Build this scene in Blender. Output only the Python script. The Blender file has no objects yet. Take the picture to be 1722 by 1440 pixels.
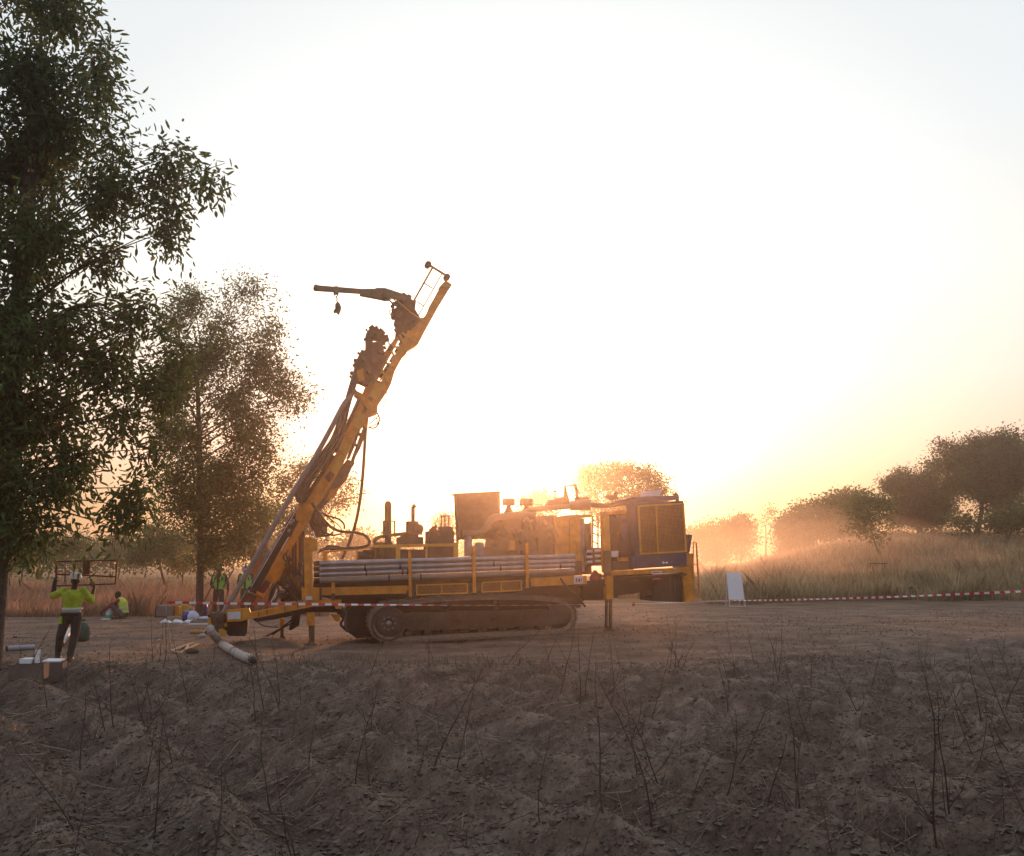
import bpy, math, random
import numpy as np
from mathutils import Vector, Matrix

# ------------------------------------------------------------------ camera, world, sun, exposure
S = bpy.context.scene
COL = S.collection
H = 1.9                       # camera height
FPX = 1600.0                  # focal length in photo pixels (photo 1722 wide)
PITCH = math.radians(8.0)
SUN_EL = math.radians(6.0)
SUN_AZ = math.radians(1.2)    # clockwise from +Y

cam_d = bpy.data.cameras.new('camera')
cam = bpy.data.objects.new('camera', cam_d)
COL.objects.link(cam)
cam.location = (0, 0, H)
cam.rotation_euler = (math.pi/2 + PITCH, 0, 0)
cam_d.sensor_width = 36.0
cam_d.lens = 36.0*FPX/1722.0
cam_d.clip_end = 5000
cam_d.clip_start = 0.05
S.camera = cam

world = bpy.data.worlds.new('World')
S.world = world
world.use_nodes = True
wn = world.node_tree.nodes; wl = world.node_tree.links
for n in list(wn): wn.remove(n)
w_out = wn.new('ShaderNodeOutputWorld')
w_bg = wn.new('ShaderNodeBackground')
sky = wn.new('ShaderNodeTexSky')
sky.sky_type = 'NISHITA'
sky.sun_disc = False
sky.sun_elevation = SUN_EL
sky.sun_rotation = SUN_AZ
sky.air_density = 1.0
sky.dust_density = 2.0
sky.ozone_density = 1.0
w_bg.inputs['Strength'].default_value = 0.05
hsv = wn.new('ShaderNodeHueSaturation')
hsv.inputs['Saturation'].default_value = 0.55
wl.new(sky.outputs[0], hsv.inputs['Color'])
# pale dusty aureole of the sky round the sun (goes on all over the sky, falling off with the angle to the sun)
SD = Vector((math.sin(SUN_AZ)*math.cos(SUN_EL), math.cos(SUN_AZ)*math.cos(SUN_EL), math.sin(SUN_EL)))
w_tc = wn.new('ShaderNodeTexCoord')
w_dot = wn.new('ShaderNodeVectorMath'); w_dot.operation = 'DOT_PRODUCT'
wl.new(w_tc.outputs['Generated'], w_dot.inputs[0]); w_dot.inputs[1].default_value = SD
w_ramp = wn.new('ShaderNodeValToRGB')
wl.new(w_dot.outputs['Value'], w_ramp.inputs[0])
cr = w_ramp.color_ramp
cr.elements[0].position = 0.0; cr.elements[0].color = (0.40, 0.47, 0.60, 1)
cr.elements[1].position = 1.0; cr.elements[1].color = (6.0, 5.2, 4.0, 1)
for p_, c_ in ((0.55, (0.64, 0.70, 0.78, 1)), (0.74, (0.80, 0.86, 0.90, 1)), (0.86, (0.84, 0.88, 0.89, 1)), (0.93, (0.93, 0.97, 0.97, 1)), (0.97, (1.15, 1.15, 1.10, 1)), (0.99, (1.9, 1.85, 1.7, 1))):
    e = cr.elements.new(p_); e.color = c_
w_sep = wn.new('ShaderNodeSeparateXYZ')
wl.new(w_tc.outputs['Generated'], w_sep.inputs[0])
w_el = wn.new('ShaderNodeValToRGB')          # dust near the horizon reddens the light
wl.new(w_sep.outputs['Z'], w_el.inputs[0])
er = w_el.color_ramp
er.elements[0].position = 0.0; er.elements[0].color = (0.42, 0.23, 0.09, 1)
er.elements[1].position = 0.40; er.elements[1].color = (1, 1, 1, 1)
for p_, c_ in ((0.05, (0.56, 0.36, 0.20, 1)), (0.11, (0.89, 0.62, 0.48, 1)), (0.18, (0.97, 0.81, 0.72, 1)), (0.28, (1.03, 0.98, 0.92, 1))):
    e = er.elements.new(p_); e.color = c_
w_mul = wn.new('ShaderNodeMix'); w_mul.data_type = 'RGBA'; w_mul.blend_type = 'MULTIPLY'
w_mul.inputs[0].default_value = 1.0
wl.new(w_ramp.outputs[0], w_mul.inputs[6]); wl.new(w_el.outputs[0], w_mul.inputs[7])
w_bg2 = wn.new('ShaderNodeBackground')
w_bg2.inputs['Strength'].default_value = 0.74
wl.new(w_mul.outputs[2], w_bg2.inputs['Color'])
w_mul2 = wn.new('ShaderNodeMix'); w_mul2.data_type = 'RGBA'; w_mul2.blend_type = 'MULTIPLY'; w_mul2.inputs[0].default_value = 1.0
wl.new(hsv.outputs[0], w_mul2.inputs[6]); wl.new(w_el.outputs[0], w_mul2.inputs[7])
wl.new(w_mul2.outputs[2], w_bg.inputs['Color'])
w_add = wn.new('ShaderNodeAddShader')
wl.new(w_bg.outputs[0], w_add.inputs[0]); wl.new(w_bg2.outputs[0], w_add.inputs[1])
wl.new(w_add.outputs[0], w_out.inputs['Surface'])

sun_d = bpy.data.lights.new('sun', 'SUN')
sun_d.energy = 2.7
sun_d.angle = math.radians(1.5)
sun_d.color = (1.0, 0.39, 0.16)
sun = bpy.data.objects.new('sun', sun_d)
COL.objects.link(sun)
sun.location = (20, 60, 40)
sun.rotation_euler = SD.to_track_quat('Z', 'Y').to_euler()

S.view_settings.view_transform = 'Standard'
S.view_settings.look = 'None'
S.view_settings.exposure = 0.22
S.view_settings.gamma = 1.0
S.view_settings.use_curve_mapping = False
S.render.engine = 'CYCLES'
S.cycles.volume_bounces = 0
S.cycles.max_bounces = 6
S.cycles.transparent_max_bounces = 8
S.cycles.use_denoising = True
HAZE_DENSITY = 0.0016
HAZE_G = 0.89

# ------------------------------------------------------------------ helpers
CAM = Vector((0, 0, H))
_F = Vector((0, math.cos(PITCH), math.sin(PITCH)))
_U = Vector((0, -math.sin(PITCH), math.cos(PITCH)))
def ray(px, py):
    return _F + Vector((1, 0, 0))*((px-861)/FPX) + _U*((720-py)/FPX)
def P(px, py, Y):
    d = ray(px, py); return CAM + d*(Y/d.y)

YAW = math.radians(14)
UX = Vector((math.cos(YAW), math.sin(YAW), 0))
NX = Vector((-math.sin(YAW), math.cos(YAW), 0))
Q0 = P(653, 1080, 22.6)
def R(px, py, d=0.0):
    """photo pixel -> point on the rig's side plane, d metres behind its near side"""
    r = ray(px, py)
    t = ((Q0 + NX*d - CAM).dot(NX))/r.dot(NX)
    return CAM + r*t
def dR(d=0.0, px=750, py=1000):      # pixels -> metres at that depth
    return (R(px+100, py, d)-R(px, py, d)).length/100

def _sm(x, a, b):
    t = np.clip((x-a)/(b-a), 0, 1); return t*t*(3-2*t)

rng = np.random.default_rng(7)
random.seed(7)
_LAT = rng.random((256, 256))
def vnoise(x, y):
    xi = np.floor(x).astype(int); yi = np.floor(y).astype(int)
    fx = x-xi; fy = y-yi
    fx = fx*fx*(3-2*fx); fy = fy*fy*(3-2*fy)
    a = _LAT[xi & 255, yi & 255]; b = _LAT[(xi+1) & 255, yi & 255]
    c = _LAT[xi & 255, (yi+1) & 255]; d = _LAT[(xi+1) & 255, (yi+1) & 255]
    return (a*(1-fx)+b*fx)*(1-fy)+(c*(1-fx)+d*fx)*fy - 0.5
def fbm(x, y, o=4):
    s = 0; a = 1
    for k in range(o):
        s = s + a*vnoise(x*2**k+17.3*k, y*2**k+5.1*k); a *= 0.5
    return s
def height(X, Y):
    X = np.asarray(X, float); Y = np.asarray(Y, float)
    z = 0.20*_sm(X, -2, 2.5)*_sm(Y, 18.5, 24)
    az = X/np.maximum(Y, 1)
    hill = 0.112*np.clip(Y-34, 0, 44) - 0.02*np.clip(Y-90, 0, 50)
    z = z + 0.8*hill*_sm(az, 0.13, 0.42)*_sm(Y, 34, 44)
    z = z + 0.10*fbm(X*0.12, Y*0.12, 2)*_sm(Y, 26, 40)
    edge = 17.3 + 1.8*fbm(X*0.35, Y*0.05+3, 3) - 0.02*X + 4.0*_sm(X, 1.5, 7.5)
    field = (1-_sm(Y, edge-0.9, edge+0.7))*(1-0.55*_sm(Y, 15.5, 19))
    cx = X*0.83+Y*0.55 + 0.5*fbm(X*0.22, Y*0.22, 2)     # across the plough rows
    ridge = (0.5+0.5*np.cos(cx*2*math.pi/1.05))**1.3
    z = z + field*(0.22*(ridge-0.35) + 0.15*fbm(X*1.5, Y*1.5, 3) + 0.10*np.abs(fbm(X*4.2, Y*4.2, 3)) + 0.045*fbm(X*13, Y*13, 2))
    z = z + field*0.07*np.clip(fbm(X*2.3+40, Y*2.3, 2), 0.12, 1)
    z = z + (1-field)*(0.030*fbm(X*1.6, Y*2.6, 3)+0.028*np.abs(fbm(X*0.5+3, Y*1.1, 2))-0.012*np.exp(-((Y-19.6-0.12*X)/0.22)**2)-0.012*np.exp(-((Y-21.0-0.12*X)/0.22)**2))*(1-_sm(Y, 45, 70))
    z = z + 0.06*np.exp(-((Y-edge-0.2)/0.35)**2)*(0.6+fbm(X*1.1, Y, 2))
    # loose spoil heaped under the mast foot
    z = z + 0.16*np.exp(-(((X+5.55)/0.7)**2+((Y-22.3)/0.6)**2))*(1+0.8*fbm(X*3, Y*3, 2))
    return z
def gz(x, y): return float(height(np.array([x]), np.array([y]))[0])
def G(px, py, dz=0.0):
    """photo pixel -> point on the ground"""
    r = ray(px, py); t = 4.0
    prev = t
    while t < 400:
        p = CAM+r*t
        if p.z < gz(p.x, p.y): break
        prev = t; t *= 1.01
    p = CAM+r*((prev+t)/2); p.z = gz(p.x, p.y)+dz
    return p

# ------------------------------------------------------------------ mesh building
class MB:
    def __init__(s): s.v = []; s.f = []; s.sm = []
    def add(s, vs, fs, smooth=False):
        b = len(s.v); s.v += [tuple(v) for v in vs]
        s.f += [tuple(i+b for i in f) for f in fs]; s.sm += [smooth]*len(fs)
        return s
    def prism(s, poly, vec):
        poly = [Vector(p) for p in poly]; vec = Vector(vec); n = len(poly)
        fs = [tuple(range(n)), tuple(range(2*n-1, n-1, -1))]
        for i in range(n):
            j = (i+1) % n; fs.append((i, n+i, n+j, j))
        return s.add(poly+[p+vec for p in poly], fs)
    def rp(s, px, d, t):                      # polygon of photo pixels on the rig plane, t metres deep
        return s.prism([R(x, y, d) for x, y in px], NX*t)
    def rb(s, x0, y0, x1, y1, d, t, sl=0.0):  # rectangle on the rig plane; sl = rise of the right end (px)
        return s.rp([(x0, y0), (x1, y0-sl), (x1, y1-sl), (x0, y1)], d, t)
    def box(s, c, size, rot=None):
        c = Vector(c); M_ = rot or Matrix.Identity(3)
        vs = [c+M_@Vector((size[0]/2*a, size[1]/2*b, size[2]/2*e)) for a in (-1, 1) for b in (-1, 1) for e in (-1, 1)]
        return s.add(vs, [(0, 1, 3, 2), (4, 6, 7, 5), (0, 4, 5, 1), (2, 3, 7, 6), (0, 2, 6, 4), (1, 5, 7, 3)])
    def tube(s, pts, r, n=8, cap=True, smooth=True):
        pts = [Vector(p) for p in pts]; m = len(pts)
        rs = r if hasattr(r, '__len__') else [r]*m
        vs = []; ref = None
        for i, p in enumerate(pts):
            t = (pts[min(i+1, m-1)]-pts[max(i-1, 0)])
            if t.length < 1e-9: t = Vector((0, 0, 1))
            t.normalize()
            if ref is None: ref = Vector((0, 0, 1)) if abs(t.z) < 0.9 else Vector((1, 0, 0))
            a = t.cross(ref)
            if a.length < 1e-4: a = t.cross(Vector((0.3, 1, 0.2)))
            a.normalize(); b = t.cross(a); ref = b.cross(t)*1.0; ref = b
            ref = a.cross(t)
            for k in range(n):
                an = 2*math.pi*k/n
                vs.append(p+(a*math.cos(an)+b*math.sin(an))*rs[i])
        fs = []
        for i in range(m-1):
            for k in range(n):
                k2 = (k+1) % n
                fs.append((i*n+k, i*n+k2, (i+1)*n+k2, (i+1)*n+k))
        s.add(vs, fs, smooth)
        if cap:
            s.add(vs[:n], [tuple(range(n-1, -1, -1))]); s.add(vs[-n:], [tuple(range(n))])
        return s
    def lathe(s, p, axis, prof, n=16, smooth=True):
        """prof: (distance along axis, radius)"""
        axis = Vector(axis).normalized(); p = Vector(p)
        a = axis.cross(Vector((0, 0, 1)) if abs(axis.z) < 0.9 else Vector((1, 0, 0))).normalized(); b = axis.cross(a)
        vs = []
        for t, r in prof:
            for k in range(n):
                an = 2*math.pi*k/n; vs.append(p+axis*t+(a*math.cos(an)+b*math.sin(an))*max(r, 1e-4))
        fs = [(i*n+k, i*n+(k+1) % n, (i+1)*n+(k+1) % n, (i+1)*n+k) for i in range(len(prof)-1) for k in range(n)]
        s.add(vs, fs, smooth)
        s.add(vs[:n], [tuple(range(n-1, -1, -1))]); s.add(vs[-n:], [tuple(range(n))])
        return s
    def beam(s, p, q, w, h, up=(0, 0, 1)):
        p = Vector(p); q = Vector(q); t = (q-p).normalized(); up = Vector(up)
        a = t.cross(up)
        if a.length < 1e-4: a = t.cross(Vector((0, 1, 0)))
        a.normalize(); b = a.cross(t)
        c = [a*w/2+b*h/2, a*w/2-b*h/2, -a*w/2-b*h/2, -a*w/2+b*h/2]
        return s.add([p+k for k in c]+[q+k for k in c], [(0, 1, 2, 3), (7, 6, 5, 4), (0, 4, 5, 1), (1, 5, 6, 2), (2, 6, 7, 3), (3, 7, 4, 0)])
    def ball(s, c, r, n=10, sc=(1, 1, 1)):
        c = Vector(c); vs = []; m = n//2+1
        for i in range(m+1):
            th = math.pi*i/m
            for k in range(n):
                ph = 2*math.pi*k/n
                vs.append(c+Vector((r*sc[0]*math.sin(th)*math.cos(ph), r*sc[1]*math.sin(th)*math.sin(ph), r*sc[2]*math.cos(th))))
        fs = [(i*n+k, (i+1)*n+k, (i+1)*n+(k+1) % n, i*n+(k+1) % n) for i in range(m) for k in range(n)]
        return s.add(vs, fs, True)
    def mesh(s, name, mat, origin=(0, 0, 0)):
        o = Vector(origin)
        me = bpy.data.meshes.new(name)
        me.from_pydata([(v[0]-o.x, v[1]-o.y, v[2]-o.z) for v in s.v], [], s.f)
        me.polygons.foreach_set('use_smooth', s.sm)
        me.materials.append(mat); me.validate(); me.update()
        return me
    def build(s, name, mat, parent=None, label=None):
        """link as one object; children keep the parent's origin"""
        if parent is None:
            lo = np.array(s.v); o = Vector((lo[:, 0].mean(), lo[:, 1].mean(), lo[:, 2].min()))
        else:
            o = ORG[parent.name]
        ob = bpy.data.objects.new(name, s.mesh(name, mat, o))
        COL.objects.link(ob); ORG[ob.name] = o
        if parent is None: ob.location = o
        else: ob.parent = parent
        if label: ob['label'] = label
        return ob
ORG = {}
def tag(o, label=None, cat=None, group=None, kind=None):
    if label: o['label'] = label
    if cat: o['category'] = cat
    if group: o['group'] = group
    if kind: o['kind'] = kind
    return o
def empty(name, loc, label, cat, group=None):
    o = bpy.data.objects.new(name, None); COL.objects.link(o)
    o.location = loc; o.empty_display_size = 0.2; ORG[o.name] = Vector(loc)
    return tag(o, label, cat, group)
def cr_spline(pts, n=6):
    """smooth curve through points"""
    pts = [Vector(p) for p in pts]; out = []
    for i in range(len(pts)-1):
        p0 = pts[max(i-1, 0)]; p1 = pts[i]; p2 = pts[i+1]; p3 = pts[min(i+2, len(pts)-1)]
        for k in range(n):
            t = k/n
            out.append(0.5*((2*p1)+(p2-p0)*t+(2*p0-5*p1+4*p2-p3)*t*t+(3*p1-p0-3*p2+p3)*t**3))
    out.append(pts[-1]); return out
def np_mesh(name, V, F, mat, smooth=False, mats=None, midx=None):
    me = bpy.data.meshes.new(name)
    k = F.shape[1]
    me.vertices.add(len(V)); me.vertices.foreach_set('co', np.ascontiguousarray(V, dtype=np.float32).ravel())
    me.loops.add(F.size); me.loops.foreach_set('vertex_index', np.ascontiguousarray(F, dtype=np.int32).ravel())
    me.polygons.add(len(F)); me.polygons.foreach_set('loop_start', np.arange(0, F.size, k, dtype=np.int32))
    me.polygons.foreach_set('use_smooth', np.full(len(F), smooth))
    me.update(calc_edges=True)
    me.materials.append(mat)
    return me
def link(name, me, parent=None, loc=None):
    o = bpy.data.objects.new(name, me); COL.objects.link(o)
    if parent is not None: o.parent = parent
    if loc is not None: o.location = loc
    ORG[o.name] = Vector(loc) if loc is not None else (ORG[parent.name] if parent is not None else Vector())
    return o

# ------------------------------------------------------------------ materials
MATS = {}
def mat(name, c, rough=0.7, metal=0.0, var=0.25, scale=6.0, dust=0.0, dustc=(0.20, 0.13, 0.085), bump=0.0, trans=0.0, spec=0.35):
    if name in MATS: return MATS[name]
    m = bpy.data.materials.new(name); m.use_nodes = True
    nt = m.node_tree; N = nt.nodes; L = nt.links
    b = N['Principled BSDF']; out = N['Material Output']
    b.inputs['Roughness'].default_value = rough; b.inputs['Metallic'].default_value = metal
    b.inputs['Specular IOR Level'].default_value = spec
    tc = N.new('ShaderNodeTexCoord')
    nz = N.new('ShaderNodeTexNoise'); nz.inputs['Scale'].default_value = scale; nz.inputs['Detail'].default_value = 6; nz.inputs['Roughness'].default_value = 0.65
    L.new(tc.outputs['Object'], nz.inputs['Vector'])
    rp = N.new('ShaderNodeValToRGB'); e = rp.color_ramp.elements
    e[0].position = 0.30; e[1].position = 0.70
    e[0].color = (*[x*(1-var) for x in c], 1); e[1].color = (*[min(1, x*(1+var)) for x in c], 1)
    L.new(nz.outputs['Fac'], rp.inputs[0])
    col = rp.outputs[0]
    if dust > 0:
        n2 = N.new('ShaderNodeTexNoise'); n2.inputs['Scale'].default_value = scale*0.45; n2.inputs['Detail'].default_value = 8; n2.inputs['Roughness'].default_value = 0.75
        L.new(tc.outputs['Object'], n2.inputs['Vector'])
        r2 = N.new('ShaderNodeMapRange'); r2.inputs[1].default_value = 0.42; r2.inputs[2].default_value = 0.68
        r2.inputs[3].default_value = dust*0.35; r2.inputs[4].default_value = min(1, dust*1.3)
        L.new(n2.outputs['Fac'], r2.inputs[0])
        mx = N.new('ShaderNodeMix'); mx.data_type = 'RGBA'
        L.new(r2.outputs[0], mx.inputs[0]); L.new(col, mx.inputs[6]); mx.inputs[7].default_value = (*dustc, 1)
        col = mx.outputs[2]
        if metal > 0:
            r3 = N.new('ShaderNodeMapRange'); r3.inputs[3].default_value = metal; r3.inputs[4].default_value = 0
            L.new(r2.outputs[0], r3.inputs[0]); L.new(r3.outputs[0], b.inputs['Metallic'])
    L.new(col, b.inputs['Base Color'])
    if bump > 0:
        bp = N.new('ShaderNodeBump'); bp.inputs['Strength'].default_value = bump; bp.inputs['Distance'].default_value = 0.03
        L.new(nz.outputs['Fac'], bp.inputs['Height']); L.new(bp.outputs[0], b.inputs['Normal'])
    if trans > 0:
        tr = N.new('ShaderNodeBsdfTranslucent'); L.new(col, tr.inputs['Color'])
        ms = N.new('ShaderNodeMixShader'); ms.inputs[0].default_value = trans
        L.new(b.outputs[0], ms.inputs[1]); L.new(tr.outputs[0], ms.inputs[2]); L.new(ms.outputs[0], out.inputs['Surface'])
    MATS[name] = m
    return m
YEL = mat('yellow_paint', (0.78, 0.28, 0.018), 0.5, 0, 0.3, 5, dust=0.2, bump=0.05)
YEL2 = mat('bright_yellow_paint', (0.78, 0.38, 0.04), 0.5, 0, 0.15, 5, dust=0.25)
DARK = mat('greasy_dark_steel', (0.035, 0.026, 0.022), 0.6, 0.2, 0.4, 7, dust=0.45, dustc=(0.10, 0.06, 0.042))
STEEL = mat('dull_steel', (0.33, 0.33, 0.35), 0.42, 0.8, 0.25, 8, dust=0.35)
ROD = mat('drill_rod_steel', (0.36, 0.34, 0.35), 0.33, 0.9, 0.25, 5, dust=0.22, dustc=(0.14, 0.09, 0.07))
CHROME = mat('bright_piston_steel', (0.7, 0.7, 0.72), 0.2, 1.0, 0.1, 5)
RUB = mat('black_rubber_hose', (0.03, 0.027, 0.027), 0.55, 0, 0.3, 9, dust=0.35)
GREYP = mat('grey_dusty_pipe', (0.30, 0.27, 0.26), 0.6, 0.1, 0.2, 5, dust=0.4)
TRK2 = mat('track_shoe_steel', (0.20, 0.15, 0.12), 0.75, 0.1, 0.4, 9, dust=0.6, dustc=(0.32, 0.23, 0.17), bump=0.3)
TRK = mat('dusty_track_steel', (0.070, 0.050, 0.040), 0.75, 0.2, 0.45, 9, dust=0.55, dustc=(0.15, 0.10, 0.075), bump=0.3)
BLUE = mat('blue_paint', (0.020, 0.042, 0.115), 0.5, 0, 0.25, 4, dust=0.25)
RUST = mat('rusty_brown_steel', (0.16, 0.075, 0.035), 0.75, 0.1, 0.35, 7, dust=0.3)
BROWN = mat('brown_machinery', (0.11, 0.065, 0.042), 0.7, 0.1, 0.35, 6, dust=0.45)
WHITE = mat('white_plastic', (0.72, 0.72, 0.74), 0.5, 0, 0.08, 5, dust=0.12)
WHT2 = mat('white_board', (0.80, 0.80, 0.84), 0.5, 0, 0.05, 3, dust=0.06)
RED = mat('red_paint', (0.45, 0.03, 0.025), 0.5, 0, 0.2, 6, dust=0.2)
MAROON = mat('dark_red_steel', (0.16, 0.022, 0.02), 0.6, 0.1, 0.3, 6, dust=0.2)
BARK = mat('rough_bark', (0.085, 0.062, 0.048), 0.9, 0, 0.4, 14, bump=0.9)
TWIG = mat('dry_stem', (0.085, 0.050, 0.036), 0.85, 0, 0.4, 9)
# ------------------------------------------------------------------ ground
def ground_material():
    m = bpy.data.materials.new('dry_soil'); m.use_nodes = True
    nt = m.node_tree; N = nt.nodes; L = nt.links; b = N['Principled BSDF']
    b.inputs['Roughness'].default_value = 0.95; b.inputs['Specular IOR Level'].default_value = 0.1
    g = N.new('ShaderNodeNewGeometry')
    def noise(sc, det=6, rough=0.6):
        n = N.new('ShaderNodeTexNoise'); n.inputs['Scale'].default_value = sc; n.inputs['Detail'].default_value = det
        n.inputs['Roughness'].default_value = rough; L.new(g.outputs['Position'], n.inputs['Vector']); return n.outputs['Fac']
    def ramp(f, stops):
        r = N.new('ShaderNodeValToRGB'); L.new(f, r.inputs[0]); e = r.color_ramp.elements
        e[0].position, e[0].color = stops[0][0], (*stops[0][1], 1); e[1].position, e[1].color = stops[-1][0], (*stops[-1][1], 1)
        for p, c in stops[1:-1]:
            x = e.new(p); x.color = (*c, 1)
        return r.outputs[0]
    def mix(f, a, c, mode='MIX'):
        x = N.new('ShaderNodeMix'); x.data_type = 'RGBA'; x.blend_type = mode
        if isinstance(f, float): x.inputs[0].default_value = f
        else: L.new(f, x.inputs[0])
        L.new(a, x.inputs[6]); L.new(c, x.inputs[7]); return x.outputs[2]
    def rng_(f, a, b_, c=0.0, d=1.0):
        x = N.new('ShaderNodeMapRange'); x.interpolation_type = 'SMOOTHSTEP'
        L.new(f, x.inputs[0])
        for i, v in ((1, a), (2, b_), (3, c), (4, d)): x.inputs[i].default_value = v
        return x.outputs[0]
    field = ramp(noise(2.2, 8, 0.7), [(0.28, (0.105, 0.071, 0.053)), (0.5, (0.200, 0.138, 0.102)), (0.72, (0.36, 0.262, 0.192))])
    fine = ramp(noise(38, 5, 0.7), [(0.34, (0.35, 0.35, 0.35)), (0.50, (1, 1, 1)), (0.66, (1.05, 1.05, 1.05)), (0.74, (1.9, 1.75, 1.5))])  # soil speckle, contrast raised to stand in for highlights and shadow pits
    field = mix(0.8, field, fine, 'MULTIPLY')
    pad = ramp(noise(1.1, 8, 0.65), [(0.30, (0.13, 0.083, 0.060)), (0.5, (0.22, 0.145, 0.102)), (0.72, (0.32, 0.22, 0.155))])
    pad = mix(0.5, pad, fine, 'MULTIPLY')
    far = ramp(noise(0.35, 8, 0.7), [(0.30, (0.12, 0.085, 0.045)), (0.55, (0.21, 0.15, 0.075)), (0.75, (0.26, 0.18, 0.11))])
    sx = N.new('ShaderNodeSeparateXYZ'); L.new(g.outputs['Position'], sx.inputs[0])
    wob = N.new('ShaderNodeMath'); wob.operation = 'MULTIPLY_ADD'
    L.new(noise(0.4, 4), wob.inputs[0]); wob.inputs[1].default_value = 7.0; L.new(sx.outputs['Y'], wob.inputs[2])
    rx = N.new('ShaderNodeMapRange'); rx.interpolation_type = 'SMOOTHSTEP'; L.new(sx.outputs['X'], rx.inputs[0])
    for i, v in ((1, 1.5), (2, 7.5), (3, 0.0), (4, -4.0)): rx.inputs[i].default_value = v
    ed = N.new('ShaderNodeMath'); ed.operation = 'ADD'; L.new(wob.outputs[0], ed.inputs[0]); L.new(rx.outputs[0], ed.inputs[1])
    c = mix(rng_(ed.outputs[0], 18.6, 23.6), field, pad)
    c = mix(rng_(wob.outputs[0], 38.0, 48.0), c, far)
    # streaks of lighter, wheel-packed dust across the pad
    st = N.new('ShaderNodeMapping'); st.inputs['Scale'].default_value = (0.45, 1.3, 1); L.new(g.outputs['Position'], st.inputs[0])
    sn = N.new('ShaderNodeTexNoise'); sn.inputs['Scale'].default_value = 1.2; sn.inputs['Detail'].default_value = 7; L.new(st.outputs[0], sn.inputs['Vector'])
    c = mix(0.55, c, ramp(sn.outputs['Fac'], [(0.35, (0.62, 0.60, 0.60)), (0.55, (1, 1, 1)), (0.70, (1.35, 1.3, 1.25))]), 'MULTIPLY')
    L.new(c, b.inputs['Base Color'])
    bp = N.new('ShaderNodeBump'); bp.inputs['Strength'].default_value = 0.8; bp.inputs['Distance'].default_value = 0.03
    L.new(noise(22, 8, 0.75), bp.inputs['Height']); L.new(bp.outputs[0], b.inputs['Normal'])
    return m
def make_ground():
    RMAX = 420.0
    ang = np.radians(np.concatenate([np.linspace(-180, -42, 36)[:-1], np.linspace(-42, 42, 820), np.linspace(42, 180, 36)[1:-1]]))
    r = [0.4]
    while r[-1] < RMAX:
        x = r[-1]; r.append(x*(1.25 if x < 4 else 1.0052 if x < 20 else 1.0075 if x < 42 else 1.015 if x < 70 else 1.06))
    r = np.minimum(np.array(r), RMAX)
    A, Rr = np.meshgrid(ang, r)
    X = Rr*np.sin(A); Y = Rr*np.cos(A)
    Z = height(X, Y)
    V = np.stack([X.ravel(), Y.ravel(), Z.ravel()], 1)
    na = len(ang); nr = len(r)
    i = np.arange(nr-1)[:, None]*na; j = np.arange(na)[None, :]; j2 = (j+1) % na
    F = np.stack([i+j, i+j2, i+na+j2, i+na+j], -1).reshape(-1, 4)[:, ::-1]
    V = np.vstack([V, [[0, 0, float(Z[0].mean())]]])
    me = np_mesh('ground', V, F, ground_material(), smooth=False)
    o = link('ground', me); tag(o, kind='structure')
    return o
make_ground()

def haze_box():
    m = bpy.data.materials.new('dusty_air'); m.use_nodes = True
    N = m.node_tree.nodes; L = m.node_tree.links
    N.remove(N['Principled BSDF'])
    v = N.new('ShaderNodeVolumePrincipled')
    v.inputs['Density'].default_value = HAZE_DENSITY; v.inputs['Anisotropy'].default_value = HAZE_G
    v.inputs['Color'].default_value = (0.97, 0.93, 0.86, 1)
    L.new(v.outputs[0], N['Material Output'].inputs['Volume'])
    b = MB(); b.box((0, 0, 6.0), (860, 860, 15.6))
    o = b.build('haze', m); tag(o, kind='stuff'); return o
haze_box()

# ------------------------------------------------------------------ trees
def leaf_material(name, c1, c2, trans=0.4):
    m = bpy.data.materials.new(name); m.use_nodes = True
    N = m.node_tree.nodes; L = m.node_tree.links; b = N['Principled BSDF']
    b.inputs['Roughness'].default_value = 0.55; b.inputs['Specular IOR Level'].default_value = 0.25
    g = N.new('ShaderNodeNewGeometry')
    r = N.new('ShaderNodeValToRGB'); e = r.color_ramp.elements
    e[0].color = (*c1, 1); e[1].color = (*c2, 1)
    L.new(g.outputs['Random Per Island'], r.inputs[0])
    nz = N.new('ShaderNodeTexNoise'); nz.inputs['Scale'].default_value = 0.7; nz.inputs['Detail'].default_value = 3
    L.new(g.outputs['Position'], nz.inputs['Vector'])
    mr = N.new('ShaderNodeMapRange'); L.new(nz.outputs['Fac'], mr.inputs[0])
    for i, v in ((1, 0.3), (2, 0.7), (3, 0.65), (4, 1.35)): mr.inputs[i].default_value = v
    mx = N.new('ShaderNodeVectorMath'); mx.operation = 'SCALE'
    L.new(r.outputs[0], mx.inputs[0]); L.new(mr.outputs[0], mx.inputs['Scale'])
    L.new(mx.outputs[0], b.inputs['Base Color'])
    t = N.new('ShaderNodeBsdfTranslucent'); L.new(mx.outputs[0], t.inputs['Color'])
    ms = N.new('ShaderNodeMixShader'); ms.inputs[0].default_value = trans
    L.new(b.outputs[0], ms.inputs[1]); L.new(t.outputs[0], ms.inputs[2]); L.new(ms.outputs[0], N['Material Output'].inputs['Surface'])
    return m
LEAF = leaf_material('dark_green_leaves', (0.040, 0.078, 0.022), (0.125, 0.175, 0.050))
LEAF2 = leaf_material('olive_leaves', (0.050, 0.098, 0.022), (0.15, 0.19, 0.050), 0.45)
LEAF3 = leaf_material('dusty_far_leaves', (0.024, 0.080, 0.012), (0.070, 0.150, 0.026), 0.35)
LEAFY = leaf_material('yellowing_leaves', (0.16, 0.13, 0.02), (0.30, 0.22, 0.04), 0.5)

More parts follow.
